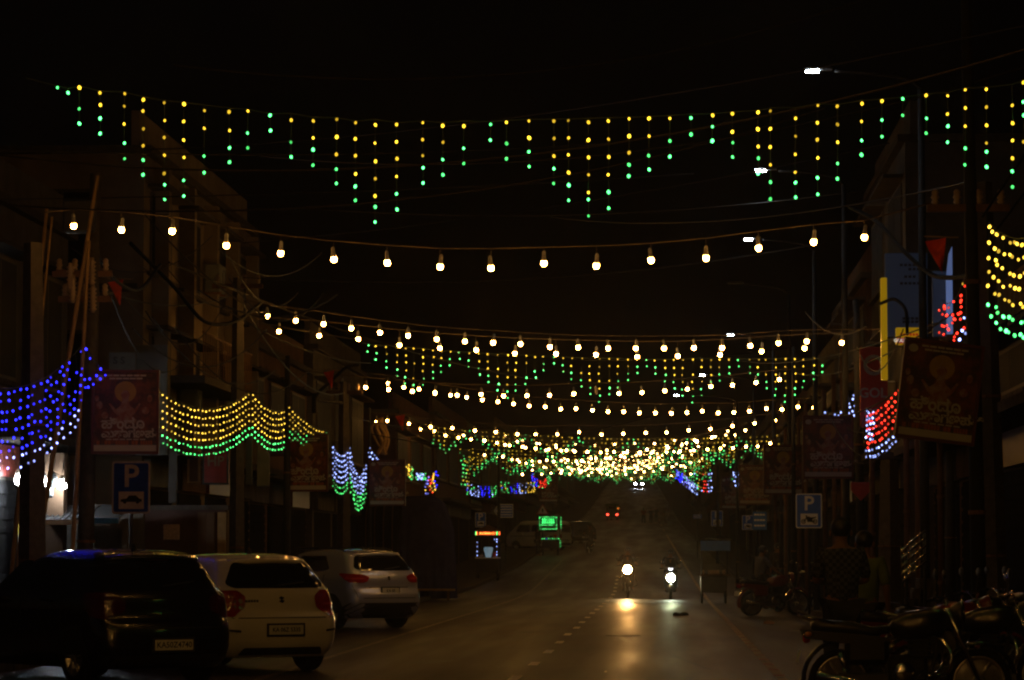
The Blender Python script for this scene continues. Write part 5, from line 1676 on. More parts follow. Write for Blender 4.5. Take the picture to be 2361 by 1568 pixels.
def person(label, loc, rotz, shirt, trouser, pose=None, H=1.72, group=None, fingers=True, hairlen=0.0):
    t = thing('person', label, 'person', loc, rotz, group)
    J = dict(pel=(0, 0, .93), waist=(0, 0, 1.08), chest=(0, .01, 1.3), nb=(0, 0, 1.45), neck=(0, .01, 1.51), head=(0, .03, 1.585), top=(0, .02, 1.665))
    for s, k_ in ((1, 'r'), (-1, 'l')):
        J['sh' + k_] = (s * .185, 0, 1.4); J['el' + k_] = (s * .25, -.03, 1.13); J['wr' + k_] = (s * .25, .05, .9); J['pa' + k_] = (s * .25, .07, .83)
        J['hip' + k_] = (s * .09, 0, .88); J['kn' + k_] = (s * .1, .03, .49); J['an' + k_] = (s * .1, -.01, .085); J['toe' + k_] = (s * .12, .15, .04)
    if pose:
        J.update(pose)
    rad = dict(pel=(.155, .115), waist=(.14, .105), chest=(.165, .12), nb=(.075, .07), neck=.056, head=(.078, .095), top=(.062, .075))
    for k_ in 'rl':
        rad.update({'sh' + k_: .06, 'el' + k_: .043, 'wr' + k_: .029, 'pa' + k_: (.036, .02), 'hip' + k_: .092, 'kn' + k_: .06, 'an' + k_: .042, 'toe' + k_: .037})
    sc_ = H / 1.72
    names = list(J)
    idx = {n_: i for i, n_ in enumerate(names)}
    V = [tuple(c * sc_ for c in J[n_]) for n_ in names]
    Rr = [tuple(c * sc_ for c in rad[n_]) if isinstance(rad[n_], tuple) else rad[n_] * sc_ for n_ in names]
    E_ = [('pel', 'waist'), ('waist', 'chest'), ('chest', 'nb'), ('nb', 'neck'), ('neck', 'head'), ('head', 'top')]
    for k_ in 'rl':
        E_ += [('chest', 'sh' + k_), ('sh' + k_, 'el' + k_), ('el' + k_, 'wr' + k_), ('wr' + k_, 'pa' + k_), ('pel', 'hip' + k_), ('hip' + k_, 'kn' + k_), ('kn' + k_, 'an' + k_), ('an' + k_, 'toe' + k_)]
    ed = [(idx[a], idx[b_]) for a, b_ in E_]
    if fingers:
        for k_, s in (('r', 1), ('l', -1)):
            w_, p = Vector(J['wr' + k_]), Vector(J['pa' + k_])
            d = (p - w_).normalized()
            side = d.cross(Vector((s, 0, 0))).normalized()
            inn = d.cross(side).normalized()
            for j in range(4):
                base = p + side * (-.024 + .016 * j) + d * .03
                ln = (.062, .075, .07, .052)[j]
                a = base + d * ln * .55 + inn * .006
                b_ = a + d * ln * .4 + inn * .02
                i0 = len(V)
                V += [tuple(q * sc_) for q in (base, a, b_)]; Rr += [.0105 * sc_, .009 * sc_, .0075 * sc_]
                ed += [(idx['pa' + k_], i0), (i0, i0 + 1), (i0 + 1, i0 + 2)]
            base = p + side * -.035 - d * .01
            i0 = len(V)
            V += [tuple(q * sc_) for q in (base, base + side * -.02 + d * .045)]; Rr += [.012 * sc_, .009 * sc_]
            ed += [(idx['pa' + k_], i0), (i0, i0 + 1)]
    body = skin('body', V, ed, Rr, M_skin, t)
    def sub_(name, names_, edges_, grow, material, over=None):
        id2 = {n_: i for i, n_ in enumerate(names_)}
        V2 = [tuple(c * sc_ for c in (over or {}).get(n_, J[n_])) for n_ in names_]
        R2 = []
        for n_ in names_:
            r = rad[n_]
            r = r if isinstance(r, tuple) else (r, r)
            R2.append(tuple((c * grow + .012) * sc_ for c in r))
        return skin(name, V2, [(id2[a], id2[b_]) for a, b_ in edges_], R2, material, t)
    mid = lambda a, b_, u: tuple(Vector(a).lerp(Vector(b_), u))
    sub_('shirt', ['pel', 'waist', 'chest', 'nb', 'shr', 'elr', 'shl', 'ell'],
         [('pel', 'waist'), ('waist', 'chest'), ('chest', 'nb'), ('chest', 'shr'), ('shr', 'elr'), ('chest', 'shl'), ('shl', 'ell')], 1.1, shirt,
         {'nb': (J['nb'][0], J['nb'][1], J['nb'][2] - .05), 'pel': (J['pel'][0], J['pel'][1], J['pel'][2] - .06)})
    sub_('trousers', ['pel', 'hipr', 'knr', 'anr', 'hipl', 'knl', 'anl'], [('pel', 'hipr'), ('hipr', 'knr'), ('knr', 'anr'), ('pel', 'hipl'), ('hipl', 'knl'), ('knl', 'anl')], 1.08, trouser)
    h = Vector(J['head']) * sc_
    MB().ball(h + Vector((0, -.012, .045)) * sc_, tuple(c * sc_ for c in (.098, .112, .102)), 14, 10).build('hair', M_hair, t, True)
    if hairlen:
        MB().ball(h + Vector((0, -.08, -.1)) * sc_, (.07, .05, .16), 12, 8).build('plait', M_hair, t, True)
    mb = MB().ball(h + Vector((0, .112, -.01)) * sc_, (.014, .022, .02), 8, 6)
    for s in (1, -1):
        mb.ball(h + Vector((s * .1, 0, -.005)) * sc_, (.012, .025, .034), 8, 6)
    mb.build('nose_and_ears', M_skin, t, True)
    mb = MB()
    for s in (1, -1):
        mb.ball(h + Vector((s * .034, .098, .018)) * sc_, (.014, .008, .008), 8, 6)
    mb.build('eyes', M_signwhite, t, True)
    MB().ball(h + Vector((0, .1, -.052)) * sc_, (.026, .008, .007), 8, 6).build('mouth', mat('lips', (.16, .05, .04), .5), t, True)
    return t

# checked shirt cloth
mc = mat('checked_cloth', (.05, .06, .075), .9, scale=30)
nt = mc.node_tree; b = nt.nodes['Principled BSDF']
tc = [n_ for n_ in nt.nodes if n_.type == 'TEX_COORD'][0]
ck = nt.nodes.new('ShaderNodeTexChecker'); ck.inputs['Scale'].default_value = 26
ck.inputs['Color1'].default_value = (.075, .08, .095, 1); ck.inputs['Color2'].default_value = (.028, .03, .038, 1)
nt.links.new(tc.outputs['Object'], ck.inputs['Vector']); nt.links.new(ck.outputs['Color'], b.inputs['Base Color'])
armsfwd = {}
for s, k_ in ((1, 'r'), (-1, 'l')):
    armsfwd['el' + k_] = (s * .24, .02, 1.14); armsfwd['wr' + k_] = (s * .14, .24, 1.12); armsfwd['pa' + k_] = (s * .1, .3, 1.13)
p = gp(1940, 31.2); person('person in a dark checked shirt seen from behind, standing at the parked motorcycles', p, R(8), mc, M_trouser, armsfwd, 1.88, hairlen=0)
p = gp(1992, 33.2); person('person in an olive green shirt beside the one in the checked shirt', p, R(-20), mat('olive_cloth', (.13, .16, .06), .9), M_trouser, {}, 1.76)
walk = lambda s: {'knr': (.1, .14 * s, .5), 'anr': (.1, .2 * s, .1), 'toer': (.11, .34 * s if s > 0 else -.05, .05), 'knl': (-.1, -.05 * s, .49), 'anl': (-.1, -.2 * s, .12), 'toel': (-.11, -.05 * s, .04)}
for i, (px, Y, rz, H, c, lab) in enumerate(((1484, 292, 10, 1.66, (.12, .03, .025), 'walking person in dark red, leftmost of the group of four up the road'),
                                            (1501, 294, 0, 1.6, (.04, .04, .05), 'second walking person from the left in the group of four'),
                                            (1513, 296, -5, 1.7, (.05, .045, .05), 'third walking person from the left in the group of four'),
                                            (1536, 292, 8, 1.66, (.03, .03, .035), 'rightmost of the four walking people, a little apart'))):
    person(lab, gp(px, Y), R(rz), mat('cloth_w%d' % i, c, .9), M_trouser, walk(1 if i % 2 else -1), H, 'people walking up the road', False, hairlen=(i == 0))
person('person standing on the road beside the far three wheeler', gp(1427, 318) + Vector((0, 0, 0)), R(30), mat('cloth_w1', (.04, .04, .05)), M_trouser, None, 1.7, None, False)
person('person standing at the left kerb behind the white van', gp(1285, 262), R(150), mat('cloth_pale', (.3, .24, .18), .9), M_trouser, None, 1.7, None, False)
person('dim person standing on the right footpath near the parking signs', gp(1770, 92) + Vector((.3, 0, .12)), R(200), mat('cloth_w2', (.05, .045, .05)), M_trouser, None, 1.7, None, False)

def seated(seat, hb, foot, lean=0.1):
    """pose of a rider: pelvis on the seat, hands on the bars, feet on the boards (y forward)"""
    z, yb = seat, 0.0
    P = dict(pel=(0, yb, z + .1), waist=(0, yb + .03, z + .26), chest=(0, yb + lean, z + .48), nb=(0, yb + lean + .03, z + .63), neck=(0, yb + lean + .05, z + .69), head=(0, yb + lean + .08, z + .77), top=(0, yb + lean + .07, z + .85))
    for s, k_ in ((1, 'r'), (-1, 'l')):
        P['sh' + k_] = (s * .185, yb + lean + .02, z + .58); P['el' + k_] = (s * .29, yb + lean + .18, z + .36)
        P['wr' + k_] = (s * hb[0], hb[1] - .07, hb[2] + .03); P['pa' + k_] = (s * hb[0], hb[1], hb[2] + .02)
        P['hip' + k_] = (s * .1, yb + .04, z + .08); P['kn' + k_] = (s * .17, yb + .42, z + .04); P['an' + k_] = (s * .16, foot[0], foot[1] + .08); P['toe' + k_] = (s * .17, foot[0] + .16, foot[1] + .03)
    return P

# ================================================================== two wheelers
M_bikeblack = paintmat('bike_black_paint', (0.01, 0.01, 0.011), 0, .3)
M_bikered = paintmat('bike_red_paint', (0.14, 0.012, 0.01), 0, .3)
M_scooter = paintmat('scooter_grey_paint', (0.12, 0.12, 0.14), .3, .3)
M_seat = mat('seat_vinyl', (0.012, 0.012, 0.012), .4)
M_headw = glow('headlamp_white', (.85, 1.0, .7), 230, .95)
M_heady = glow('headlamp_yellow', (1.0, .66, .26), 550, .95)
M_poslamp = glow('position_lamp', (.9, .95, 1.0), 8, .95)

def spoked(t, y, r, wd=.09):
    Rm = Matrix.Rotation(R(90), 3, 'Y')
    o = MB().lathe([(r * .8, -wd / 2), (r * .95, -wd / 2), (r, -wd / 4), (r, wd / 4), (r * .95, wd / 2), (r * .8, wd / 2), (r * .8, -wd / 2)], 30, Rm, (0, y, r)).build('wheel', M_black, t, True)
    mb = MB()
    mb.lathe([(r * .72, -wd * .35), (r * .81, -wd * .4), (r * .81, wd * .4), (r * .72, wd * .35), (r * .7, 0), (r * .72, -wd * .35)], 30, Rm, (0, y, r))
    mb.lathe([(.03, -wd), (.06, -wd * .9), (.06, wd * .9), (.03, wd)], 14, Rm, (0, y, r))
    for k_ in range(6):
        a = 2 * math.pi * k_ / 6
        d = Vector((0, math.cos(a), math.sin(a)))
        mb.tube([Vector((0, y, r)) + d * .05, Vector((0, y, r)) + d * r * .74], .014, 5)
    mb.build('rim', M_alloy, o, True)
    return o

def fender(t, y, r, a0, a1, wd=.12, name='mudguard', m_=None):
    vs, fs = [], []
    n = 12
    for i in range(n + 1):
        a = R(a0 + (a1 - a0) * i / n)
        c, s = math.cos(a), math.sin(a)
        for x, rr in ((-wd / 2, r - .02), (-wd / 2 * .8, r + .008), (0, r + .02), (wd / 2 * .8, r + .008), (wd / 2, r - .02)):
            vs.append((x, y + rr * c, r * .93 + rr * s))
    for i in range(n):
        for k_ in range(4):
            a = i * 5 + k_
            fs.append((a, a + 1, a + 6, a + 5))
    return MB().add(vs, fs).build(name, m_ or M_bikeblack, t, True)

def motorcycle(label, loc, rotz, paint, head=None, group='motorcycles and scooters'):
    t = thing('motorcycle', label, 'motorcycle', loc, rotz, group)
    WB, r = 1.3, .31
    spoked(t, 0, r); spoked(t, WB, r)
    fender(t, 0, r + .05, 20, 200, .15, m_=paint); fender(t, WB, r + .04, 10, 150, .13, m_=paint)
    # frame, engine
    MB().tube([(0, .05, .62), (0, .5, .72), (0, .95, .92), (0, 1.02, .98)], .022, 8).build('frame', M_dark, t, True)
    MB().tube([(0, 1.0, .9), (0, .85, .4), (0, .45, .32), (0, .3, .6)], .02, 8).build('frame', M_dark, t, True)
    e = MB().rbox((0, .62, .43), (.26, .38, .26), .04).rbox((0, .74, .64), (.2, .2, .24), .03)
    eng = e.build('engine', M_steel, t)
    for k_ in range(5):
        MB().box((0, .74, .56 + k_ * .045), (.25, .25, .012)).build('cooling_fin', M_steel, eng)
    for s in (1, -1):
        MB().lathe([(.1, -.02), (.1, .02), (.06, .035)], 16, Matrix.Rotation(R(90) * s, 3, 'Y'), (s * .14, .58, .4)).build('engine_cover', M_chrome, eng, True)
    MB().rbox((0, .24, .6), (.2, .42, .26), .05).build('battery_cover', paint, t)
    MB().rbox((0, .5, .3), (.22, .5, .1), .03).build('belly', M_dark, t)
    MB().rbox((.13, .2, .34), (.04, .5, .12), .02).build('chain_case', M_dark, t)
    # tank
    vs, fs = [], []
    prof = [(.45, .05, .78, .84), (.5, .12, .73, .92), (.62, .155, .7, .97), (.8, .17, .7, 1.0), (.95, .14, .76, 1.0), (1.03, .06, .86, .96)]
    n = 14
    for y, hw, z0, z1 in prof:
        for k_ in range(n):
            a = 2 * math.pi * k_ / n
            c, s = math.cos(a), math.sin(a)
            vs.append((hw * math.copysign(abs(c) ** .7, c), y, (z0 + z1) / 2 + (z1 - z0) / 2 * math.copysign(abs(s) ** .7, s)))
    for i in range(len(prof) - 1):
        for k_ in range(n):
            k2 = (k_ + 1) % n
            fs.append((i * n + k_, i * n + k2, (i + 1) * n + k2, (i + 1) * n + k_))
    fs += [tuple(range(n))[::-1], tuple(len(vs) - n + k_ for k_ in range(n))]
    MB().add(vs, fs).build('fuel_tank', paint, t, True)
    # seat and tail
    vs, fs = [], []
    prof = [(-.28, .1, .8, .87), (-.2, .13, .78, .9), (.1, .145, .75, .88), (.3, .13, .74, .83), (.45, .1, .76, .84)]
    for y, hw, z0, z1 in prof:
        for k_ in range(n):
            a = 2 * math.pi * k_ / n
            c, s = math.cos(a), math.sin(a)
            vs.append((hw * math.copysign(abs(c) ** .5, c), y, (z0 + z1) / 2 + (z1 - z0) / 2 * math.copysign(abs(s) ** .6, s)))
    for i in range(len(prof) - 1):
        for k_ in range(n):
            k2 = (k_ + 1) % n
            fs.append((i * n + k_, i * n + k2, (i + 1) * n + k2, (i + 1) * n + k_))
    fs += [tuple(range(n))[::-1], tuple(len(vs) - n + k_ for k_ in range(n))]
    MB().add(vs, fs).build('seat', M_seat, t, True)
    for s in (1, -1):
        MB().prism([(-.35, .72), (.35, .64), (.42, .72), (.2, .76), (-.38, .8)], .1, .13).build('side_panel', paint, t, loc=None).matrix_local = Matrix(((0, s, 0, 0), (1, 0, 0, 0), (0, 0, 1, 0), (0, 0, 0, 1)))
        MB().tube([(s * .11, -.02, .6), (s * .12, .05, .4)], .035, 10).tube([(s * .12, .05, .4), (s * .12, .0, .31)], .018, 8).build('shock_absorber', M_chrome, t, True)
        MB().tube([(s * .1, 0, .31), (s * .1, .42, .38)], .022, 8).build('swing_arm', M_dark, t)
        MB().tube([(s * .09, WB, .31), (s * .09, WB - .2, .75), (s * .09, WB - .3, 1.0)], [.026, .026, .02], 10).build('fork', M_chrome, t, True)
        MB().tube(spline([(s * .05, WB - .3, 1.03), (s * .2, WB - .33, 1.1), (s * .36, WB - .42, 1.07)], 4), .013, 8).build('handlebar', M_chrome, t, True)
        MB().tube([(s * .26, WB - .38, 1.085), (s * .38, WB - .425, 1.07)], .02, 8).build('grip', M_black, t)
        mi = MB().tube([(s * .27, WB - .38, 1.09), (s * .33, WB - .36, 1.28)], .007, 6).build('mirror_stem', M_dark, t)
        MB().ball((s * .34, WB - .36, 1.32), (.075, .02, .05), 12, 8).build('mirror', M_trim, mi, True)
        MB().ball((s * .16, -.32, .76), (.03, .035, .025), 8, 6).build('indicator', mat('amber', (.5, .18, .01), .3), t, True)
    MB().tube([(.13, .75, .42), (.16, .6, .26), (.17, .2, .28), (.18, -.25, .38)], [.025, .028, .045, .05], 12).build('exhaust', M_chrome, t, True)
    MB().tube(spline([(-.1, .9, .75), (-.3, 1.0, .6), (-.3, .98, .42), (-.1, .85, .35)], 5), .016, 8).build('leg_guard', M_chrome, t, True)
    MB().tube(spline([(.1, .9, .75), (.3, 1.0, .6), (.3, .98, .42), (.1, .85, .35)], 5), .016, 8).build('leg_guard', M_chrome, t, True)
    MB().tube(spline([(-.13, -.05, .86), (-.14, -.35, .93), (.14, -.35, .93), (.13, -.05, .86)], 5), .013, 8).build('grab_rail', M_chrome, t, True)
    MB().rbox((0, -.33, .72), (.16, .07, .09), .02).build('tail_light', M_tail, t)
    MB().box((0, -.4, .55), (.2, .01, .12), Matrix.Rotation(R(-12), 3, 'X')).build('number_plate', M_plate, t)
    MB().lathe([(.02, -.1), (.08, -.07), (.13, 0), (.14, .03), (.13, .045)], 18, Matrix.Rotation(R(-90), 3, 'X'), (0, WB - .2, .93)).build('headlight_shell', paint if head is None else M_bikeblack, t, True)
    MB().lathe([(.135, 0), (.11, .012), (.02, .02)], 18, Matrix.Rotation(R(-90), 3, 'X'), (0, WB - .15, .95)).build('headlight', head or M_glass, t, True)
    if head:
        MB().lathe([(.142, 0), (.15, .22), (.158, .22), (.158, -.02), (.142, -.02)], 20, Matrix.Rotation(R(-90), 3, 'X'), (0, WB - .15, .95)).build('added_lens_hood', M_trim, t, True)  # hood added round the lens to keep its light off the road below
    MB().tube([(-.12, .35, .3), (-.28, .25, 0.01)], .012, 6).build('side_stand', M_dark, t)
    return t

def scooter(label, loc, rotz, paint, head=None, group='motorcycles and scooters', pos=None):
    t = thing('scooter', label, 'scooter', loc, rotz, group)
    WB, r = 1.24, .22
    for y in (0, WB):
        Rm = Matrix.Rotation(R(90), 3, 'Y')
        o = MB().lathe([(r * .55, -.05), (r * .92, -.05), (r, -.02), (r, .02), (r * .92, .05), (r * .55, .05)], 24, Rm, (0, y, r)).build('wheel', M_black, t, True)
        MB().lathe([(r * .52, -.045), (r * .56, -.055), (.03, -.06), (.03, .06), (r * .56, .055), (r * .52, .045)], 18, Rm, (0, y, r)).build('rim', M_alloy, o, True)
    fender(t, WB, r + .045, 20, 165, .15, 'front_mudguard', paint)
    def loft(name, prof, material, n=16, ex=.6):
        vs, fs = [], []
        for y, hw, z0, z1 in prof:
            for k_ in range(n):
                a = 2 * math.pi * k_ / n
                c, s = math.cos(a), math.sin(a)
                vs.append((hw * math.copysign(abs(c) ** ex, c), y, (z0 + z1) / 2 + (z1 - z0) / 2 * math.copysign(abs(s) ** ex, s)))
        for i in range(len(prof) - 1):
            for k_ in range(n):
                k2 = (k_ + 1) % n
                fs.append((i * n + k_, i * n + k2, (i + 1) * n + k2, (i + 1) * n + k_))
        fs.append(tuple(range(n))[::-1]); fs.append(tuple(len(vs) - n + k_ for k_ in range(n)))
        return MB().add(vs, fs).build(name, material, t, True)
    loft('rear_body', [(-.42, .08, .5, .66), (-.3, .16, .4, .72), (0, .2, .3, .74), (.3, .19, .26, .72), (.42, .14, .25, .66)], paint)
    loft('seat', [(-.36, .1, .72, .8), (-.2, .14, .71, .82), (.15, .15, .7, .79), (.42, .11, .68, .75)], M_seat)
    MB().rbox((0, .65, .27), (.34, .52, .08), .02).build('floorboard', M_trim, t)
    # apron: a shield that narrows towards the wheel
    vs, fs = [], []
    for j, (z, hw, y) in enumerate(((.25, .12, .93), (.4, .2, .96), (.6, .235, .98), (.78, .22, .97), (.9, .15, .93))):
        for k_ in range(9):
            u = k_ / 8 * 2 - 1
            vs.append((hw * u, y + .12 * (1 - u * u), z))
    for k_ in range(len(vs)):
        vs.append((vs[k_][0] * .96, vs[k_][1] - .05, vs[k_][2]))
    for j in range(4):
        for k_ in range(8):
            a = j * 9 + k_
            fs += [(a, a + 9, a + 10, a + 1), (45 + a, 45 + a + 1, 45 + a + 10, 45 + a + 9)]
    ap = MB().add(vs, fs).build('apron', paint, t, True)
    MB().tube([(0, WB, r), (0, WB - .08, .45), (0, WB - .28, .95)], .035, 8).build('fork', M_dark, t)
    loft('handlebar_cover', [(.86, .14, .97, 1.03), (.93, .2, .95, 1.07), (1.02, .17, .94, 1.06), (1.07, .08, .96, 1.03)], paint)
    for s in (1, -1):
        MB().tube([(s * .18, .93, 1.01), (s * .36, .88, 1.01)], .019, 8).build('grip', M_black, t)
        mi = MB().tube([(s * .24, .92, 1.03), (s * .3, .93, 1.2)], .007, 6).build('mirror_stem', M_dark, t)
        MB().ball((s * .31, .93, 1.24), (.07, .02, .05), 12, 8).build('mirror', M_chrome, mi, True)
        MB().ball((s * .15, 1.02, .8), (.035, .03, .02), 8, 6).build('indicator', mat('amber', (.5, .18, .01), .3), t, True)
    MB().lathe([(.125, 0), (.1, .012), (.03, .02)], 20, Matrix.Rotation(R(-90), 3, 'X'), (0, 1.1, .7)).build('headlight', head or M_glass, t, True)
    if head:
        MB().lathe([(.13, 0), (.138, .2), (.146, .2), (.146, -.04), (.13, -.04)], 20, Matrix.Rotation(R(-90), 3, 'X'), (0, 1.1, .7)).build('added_lens_hood', M_trim, t, True)  # added hood again, stops the lens lighting the ground beneath
    MB().prism([(-.07, .02), (0, -.01), (.07, .02), (.05, -.035), (-.05, -.035)], -.02, .02).build('position_light', pos or M_glass, t, loc=(0, 1.08, 1.0))
    MB().rbox((0, -.42, .62), (.16, .05, .07), .02).build('tail_light', M_tail, t)
    MB().box((0, 1.11, .42), (.18, .01, .09)).build('number_plate', M_plate, t)
    MB().tube([(.14, .05, .26), (.16, -.3, .3)], .045, 10).build('exhaust', M_dark, t, True)
    return t

def beam(t, y, z, c, P, down):
    l = bpy.data.lights.new('headlamp_beam', 'SPOT')
    l.energy, l.color, l.spot_size, l.spot_blend, l.shadow_soft_size = P, c, R(12), 0.95, 0.07
    o = bpy.data.objects.new('headlamp_beam', l); col.objects.link(o)
    o.parent = t; o.location = (0, y, z); o.rotation_euler = (R(90 - down), 0, 0)
# approaching riders
Y = 103
tm = motorcycle('approaching motorcycle with a dazzling yellow headlight', gp(1447, Y) + Vector((0, .8, 0)), R(180), M_bikeblack, M_heady)
person('rider behind the dazzling yellow headlight', gp(1447, Y) + Vector((0, .62, 0)), R(180), mat('cloth_dark', (.04, .035, .04), .9), M_trouser, seated(.82, (.33, .7, 1.07), (.35, .3)), 1.72, None, False)
Y = 101
ts = scooter('approaching scooter with a greenish white headlight', gp(1546, Y) + Vector((0, .8, 0)), R(180), M_scooter, M_headw, pos=M_poslamp)
person('rider of the approaching scooter with greenish white headlight', gp(1546, Y) + Vector((0, .6, 0)), R(180), mat('cloth_dark', (.04, .035, .04), .9), M_trouser, seated(.75, (.28, .7, 1.0), (.45, .28)), 1.72, None, False)
beam(tm, 1.36, .95, (1, .48, .13), 1700, 1.0)
beam(ts, 1.29, .7, (.85, 1, .55), 260, 0.8)
# parked row at the right
motorcycle('large dark motorcycle parked across the lower right corner', gp(1937, 29.0), R(-88), M_bikeblack)
motorcycle('dark motorcycle parked behind the one in the lower right corner', gp(2040, 33.0), R(-80), M_bikered)
motorcycle('dark motorcycle squeezed in beside the person in the checked shirt', gp(2110, 31.0), R(-96), M_bikeblack)
motorcycle('third dark motorcycle of the row at the lower right', gp(2120, 36.5), R(-78), M_bikeblack)
scooter('dark scooter parked at the right edge below the stair railing', gp(2180, 35.5), R(-70), M_bikeblack)
motorcycle('parked motorcycle with a seated person, right of the road', gp(1722, 74) + Vector((0.1, 0, 0)), R(-62), M_bikered)
person('person in a grey top sitting on the parked motorcycle right of the road', gp(1745, 74.6) + Vector((0.05, 0, 0)), R(-62), mat('cloth_grey', (.14, .14, .15), .9), M_trouser, seated(.82, (.3, .5, 1.0), (.2, .15), .04), 1.7, None, False)
scooter('dark scooter parked beyond the seated person', gp(1795, 80), R(-50), M_bikeblack)
motorcycle('parked motorcycle with a rider beside the white van', gp(1363, 178) + Vector((0, 0, 0)), R(170), M_bikeblack)
person('rider sitting on the motorcycle beside the white van', gp(1361, 178) + Vector((0, .1, 0)), R(170), mat('cloth_dark', (.04, .035, .04), .9), M_trouser, seated(.82, (.3, .75, 1.07), (.35, .3)), 1.7, None, False)

# ================================================================== carts, stall, three wheeler
def cart_wheel(t, x, y, r, name='wheel'):
    Rm = Matrix.Rotation(R(90), 3, 'Y')
    o = MB().lathe([(r * .88, -.03), (r, -.02), (r, .02), (r * .88, .03), (r * .84, 0), (r * .88, -.03)], 24, Rm, (x, y, r)).build(name, M_black, t, True)
    mb = MB().lathe([(.03, -.05), (.04, 0), (.03, .05)], 10, Rm, (x, y, r))
    for k_ in range(8):
        a = 2 * math.pi * k_ / 8
        mb.tube([(x, y, r), (x, y + r * .87 * math.cos(a), r + r * .87 * math.sin(a))], .01, 4)
    mb.build('spokes', M_steel, o)

# food cart with a red lit signboard
Y = 127
t = thing('food_cart', 'tall food cart with a glowing red and yellow sign and white drum', 'cart', gp(1125, Y))
for x in (-.42, .42):
    cart_wheel(t, x, -.35, .27); cart_wheel(t, x, .45, .27)
MB().rbox((0, .05, .62), (.9, 1.1, .6), .02).build('box', M_steel, t)
MB().rbox((0, .05, .95), (1.0, 1.2, .05), .015).build('counter', M_signwhite, t)
for x in (-.44, .44):
    for y in (-.45, .55):
        MB().tube([(x, y, .97), (x, y, 1.9)], .02, 6).build('post', M_steel, t)
MB().prism([(-.52, 2.08), (0, 2.32), (.52, 2.08)], -.52, .62).build('roof', M_wooddark, t)
sg_ = MB().bbox((-.5, -.56, 1.86), (.5, -.5, 2.07)).build('signboard', M_dark, t)
M_redglow = glow('cart_red_lamps', (1, .12, .02), 3.0, .5)
M_yelglow = glow('cart_yellow_lamps', (1, .75, .1), 4.0, .4)
M_grnglow = glow('cart_green_lamps', (.05, 1, .18), 5.0, .4)
mb = MB()
for k_ in range(11):
    x = -.32 + k_ * .065
    mb.tube([(x, -.575, 1.91), (x + rnd(.01, .04), -.575, 1.97 + rnd(-.02, .02)), (x + rnd(-.02, .03), -.575, 2.03)], .017, 5)
mb.build('lit_letters', M_redglow, sg_)
mb = MB()
for k_ in range(7):
    x = -.28 + k_ * .09
    mb.tube([(x, -.58, 1.95), (x + .03, -.58, 1.99)], .013, 5)
mb.build('lit_letters', M_yelglow, sg_)
mb = MB()
for x in (-.47, .41):
    mb.tube([(x, -.575, 1.9), (x, -.575, 2.04)], .014, 5)
mb.build('lit_bars', M_grnglow, sg_)
mb = MB()
for x in (-.47, -.44, .46, .49):
    mb.tube([(x + .035, -.575, 1.9), (x + .035, -.575, 2.04)], .012, 5)
mb.build('lit_bars', M_redglow, sg_)
for x, zz in ((-.42, (1.05, 1.22, 1.42, 1.6)), (.4, (1.08, 1.2, 1.42, 1.62, 1.72)), (.3, (1.72,))):
    for z in zz:
        put('led', ME_led['white_far'], t, (x, -.48, z), None, 1.5)
MB().lathe([(.1, .975), (.12, 1.0), (.15, 1.15), (.19, 1.28), (.19, 1.36), (.15, 1.4)], 18, None, (.03, -.2, 0)).build('drum', glow('drum_plastic_glow', (.35, .6, .75), .22, 1.0, base=(.5, .6, .65)), t, True)  # the drum is no lamp; a faint glow is put into its colour
MB().rbox((-.25, -.3, 1.03), (.16, .2, .11), .02).build('tray', M_ceramic, t)
MB().rbox((.3, -.3, 1.08), (.14, .14, .2), .02).build('tin', M_red, t)

# green lit cart
Y = 172
t = thing('green_lit_cart', 'small cart outlined in bright green lamps with a green lit board', 'cart', gp(1268, Y))
for x in (-.4, .45):
    cart_wheel(t, x, 0, .3)
MB().rbox((.05, .3, .62), (1.0, 1.1, .55), .02).build('box', M_dark, t)
MB().rbox((.05, .3, .92), (1.1, 1.2, .04), .01).build('counter', M_steel, t)
for x in (-.45, .55):
    MB().tube([(x, -.2, .94), (x, -.2, 1.5)], .02, 6).build('post', M_dark, t)
bd = MB().bbox((-.6, -.24, 1.46), (.42, -.18, 2.2)).build('signboard', M_dark, t)
sd = MB().bbox((.42, -.23, 1.5), (.6, .3, 2.22)).build('side_board', M_dark, t)
for z in (1.5, 1.72, 2.17):
    for k_ in range(12):
        put('led', ME_led['green_far'], bd, (-.57 + k_ * .087, -.26, z), None, 1.9)
for x in (-.57, .38):
    for k_ in range(6):
        put('led', ME_led['green_far'], bd, (x, -.26, 1.57 + k_ * .11), None, 1.9)
for k_ in range(14):
    put('led', ME_led['green_far'], sd, (.62, -.1 + (k_ % 2) * .3, 1.55 + (k_ // 2) * .1), None, 1.7)
mb = MB()
for k_ in range(6):
    x = -.42 + k_ * .12
    mb.tube([(x, -.25, 1.83), (x + .05, -.25, 1.95), (x, -.25, 2.05), (x + .06, -.25, 2.08)], .018, 5)
    mb.tube([(x, -.25, 1.83), (x + .08, -.25, 1.85)], .016, 5)
mb.build('lit_letters', M_grnglow, bd)
for k_ in range(9):
    put('led', ME_led['blue_far' if k_ == 2 else 'green_far'], t, (-.42 + k_ * .115, -.32, .95), None, 1.8)
for k_ in range(4):
    put('led', ME_led['green_far'], t, (.6, -.3, .5 + k_ * .11), None, 1.7)
for x, m_, h in ((-.2, M_ceramic, .22), (.3, M_flag, .26), (.05, M_steel, .18)):
    MB().lathe([(.07, .941), (.08, .96), (.08, .94 + h * .8), (.05, .94 + h)], 12, None, (x, .1, 0)).build('jar', m_, t, True)
person('dim vendor standing left of the green lit cart', gp(1240, 171) , R(-60), mat('cloth_dark', (.04, .035, .04), .9), M_trouser, None, 1.65, None, False)

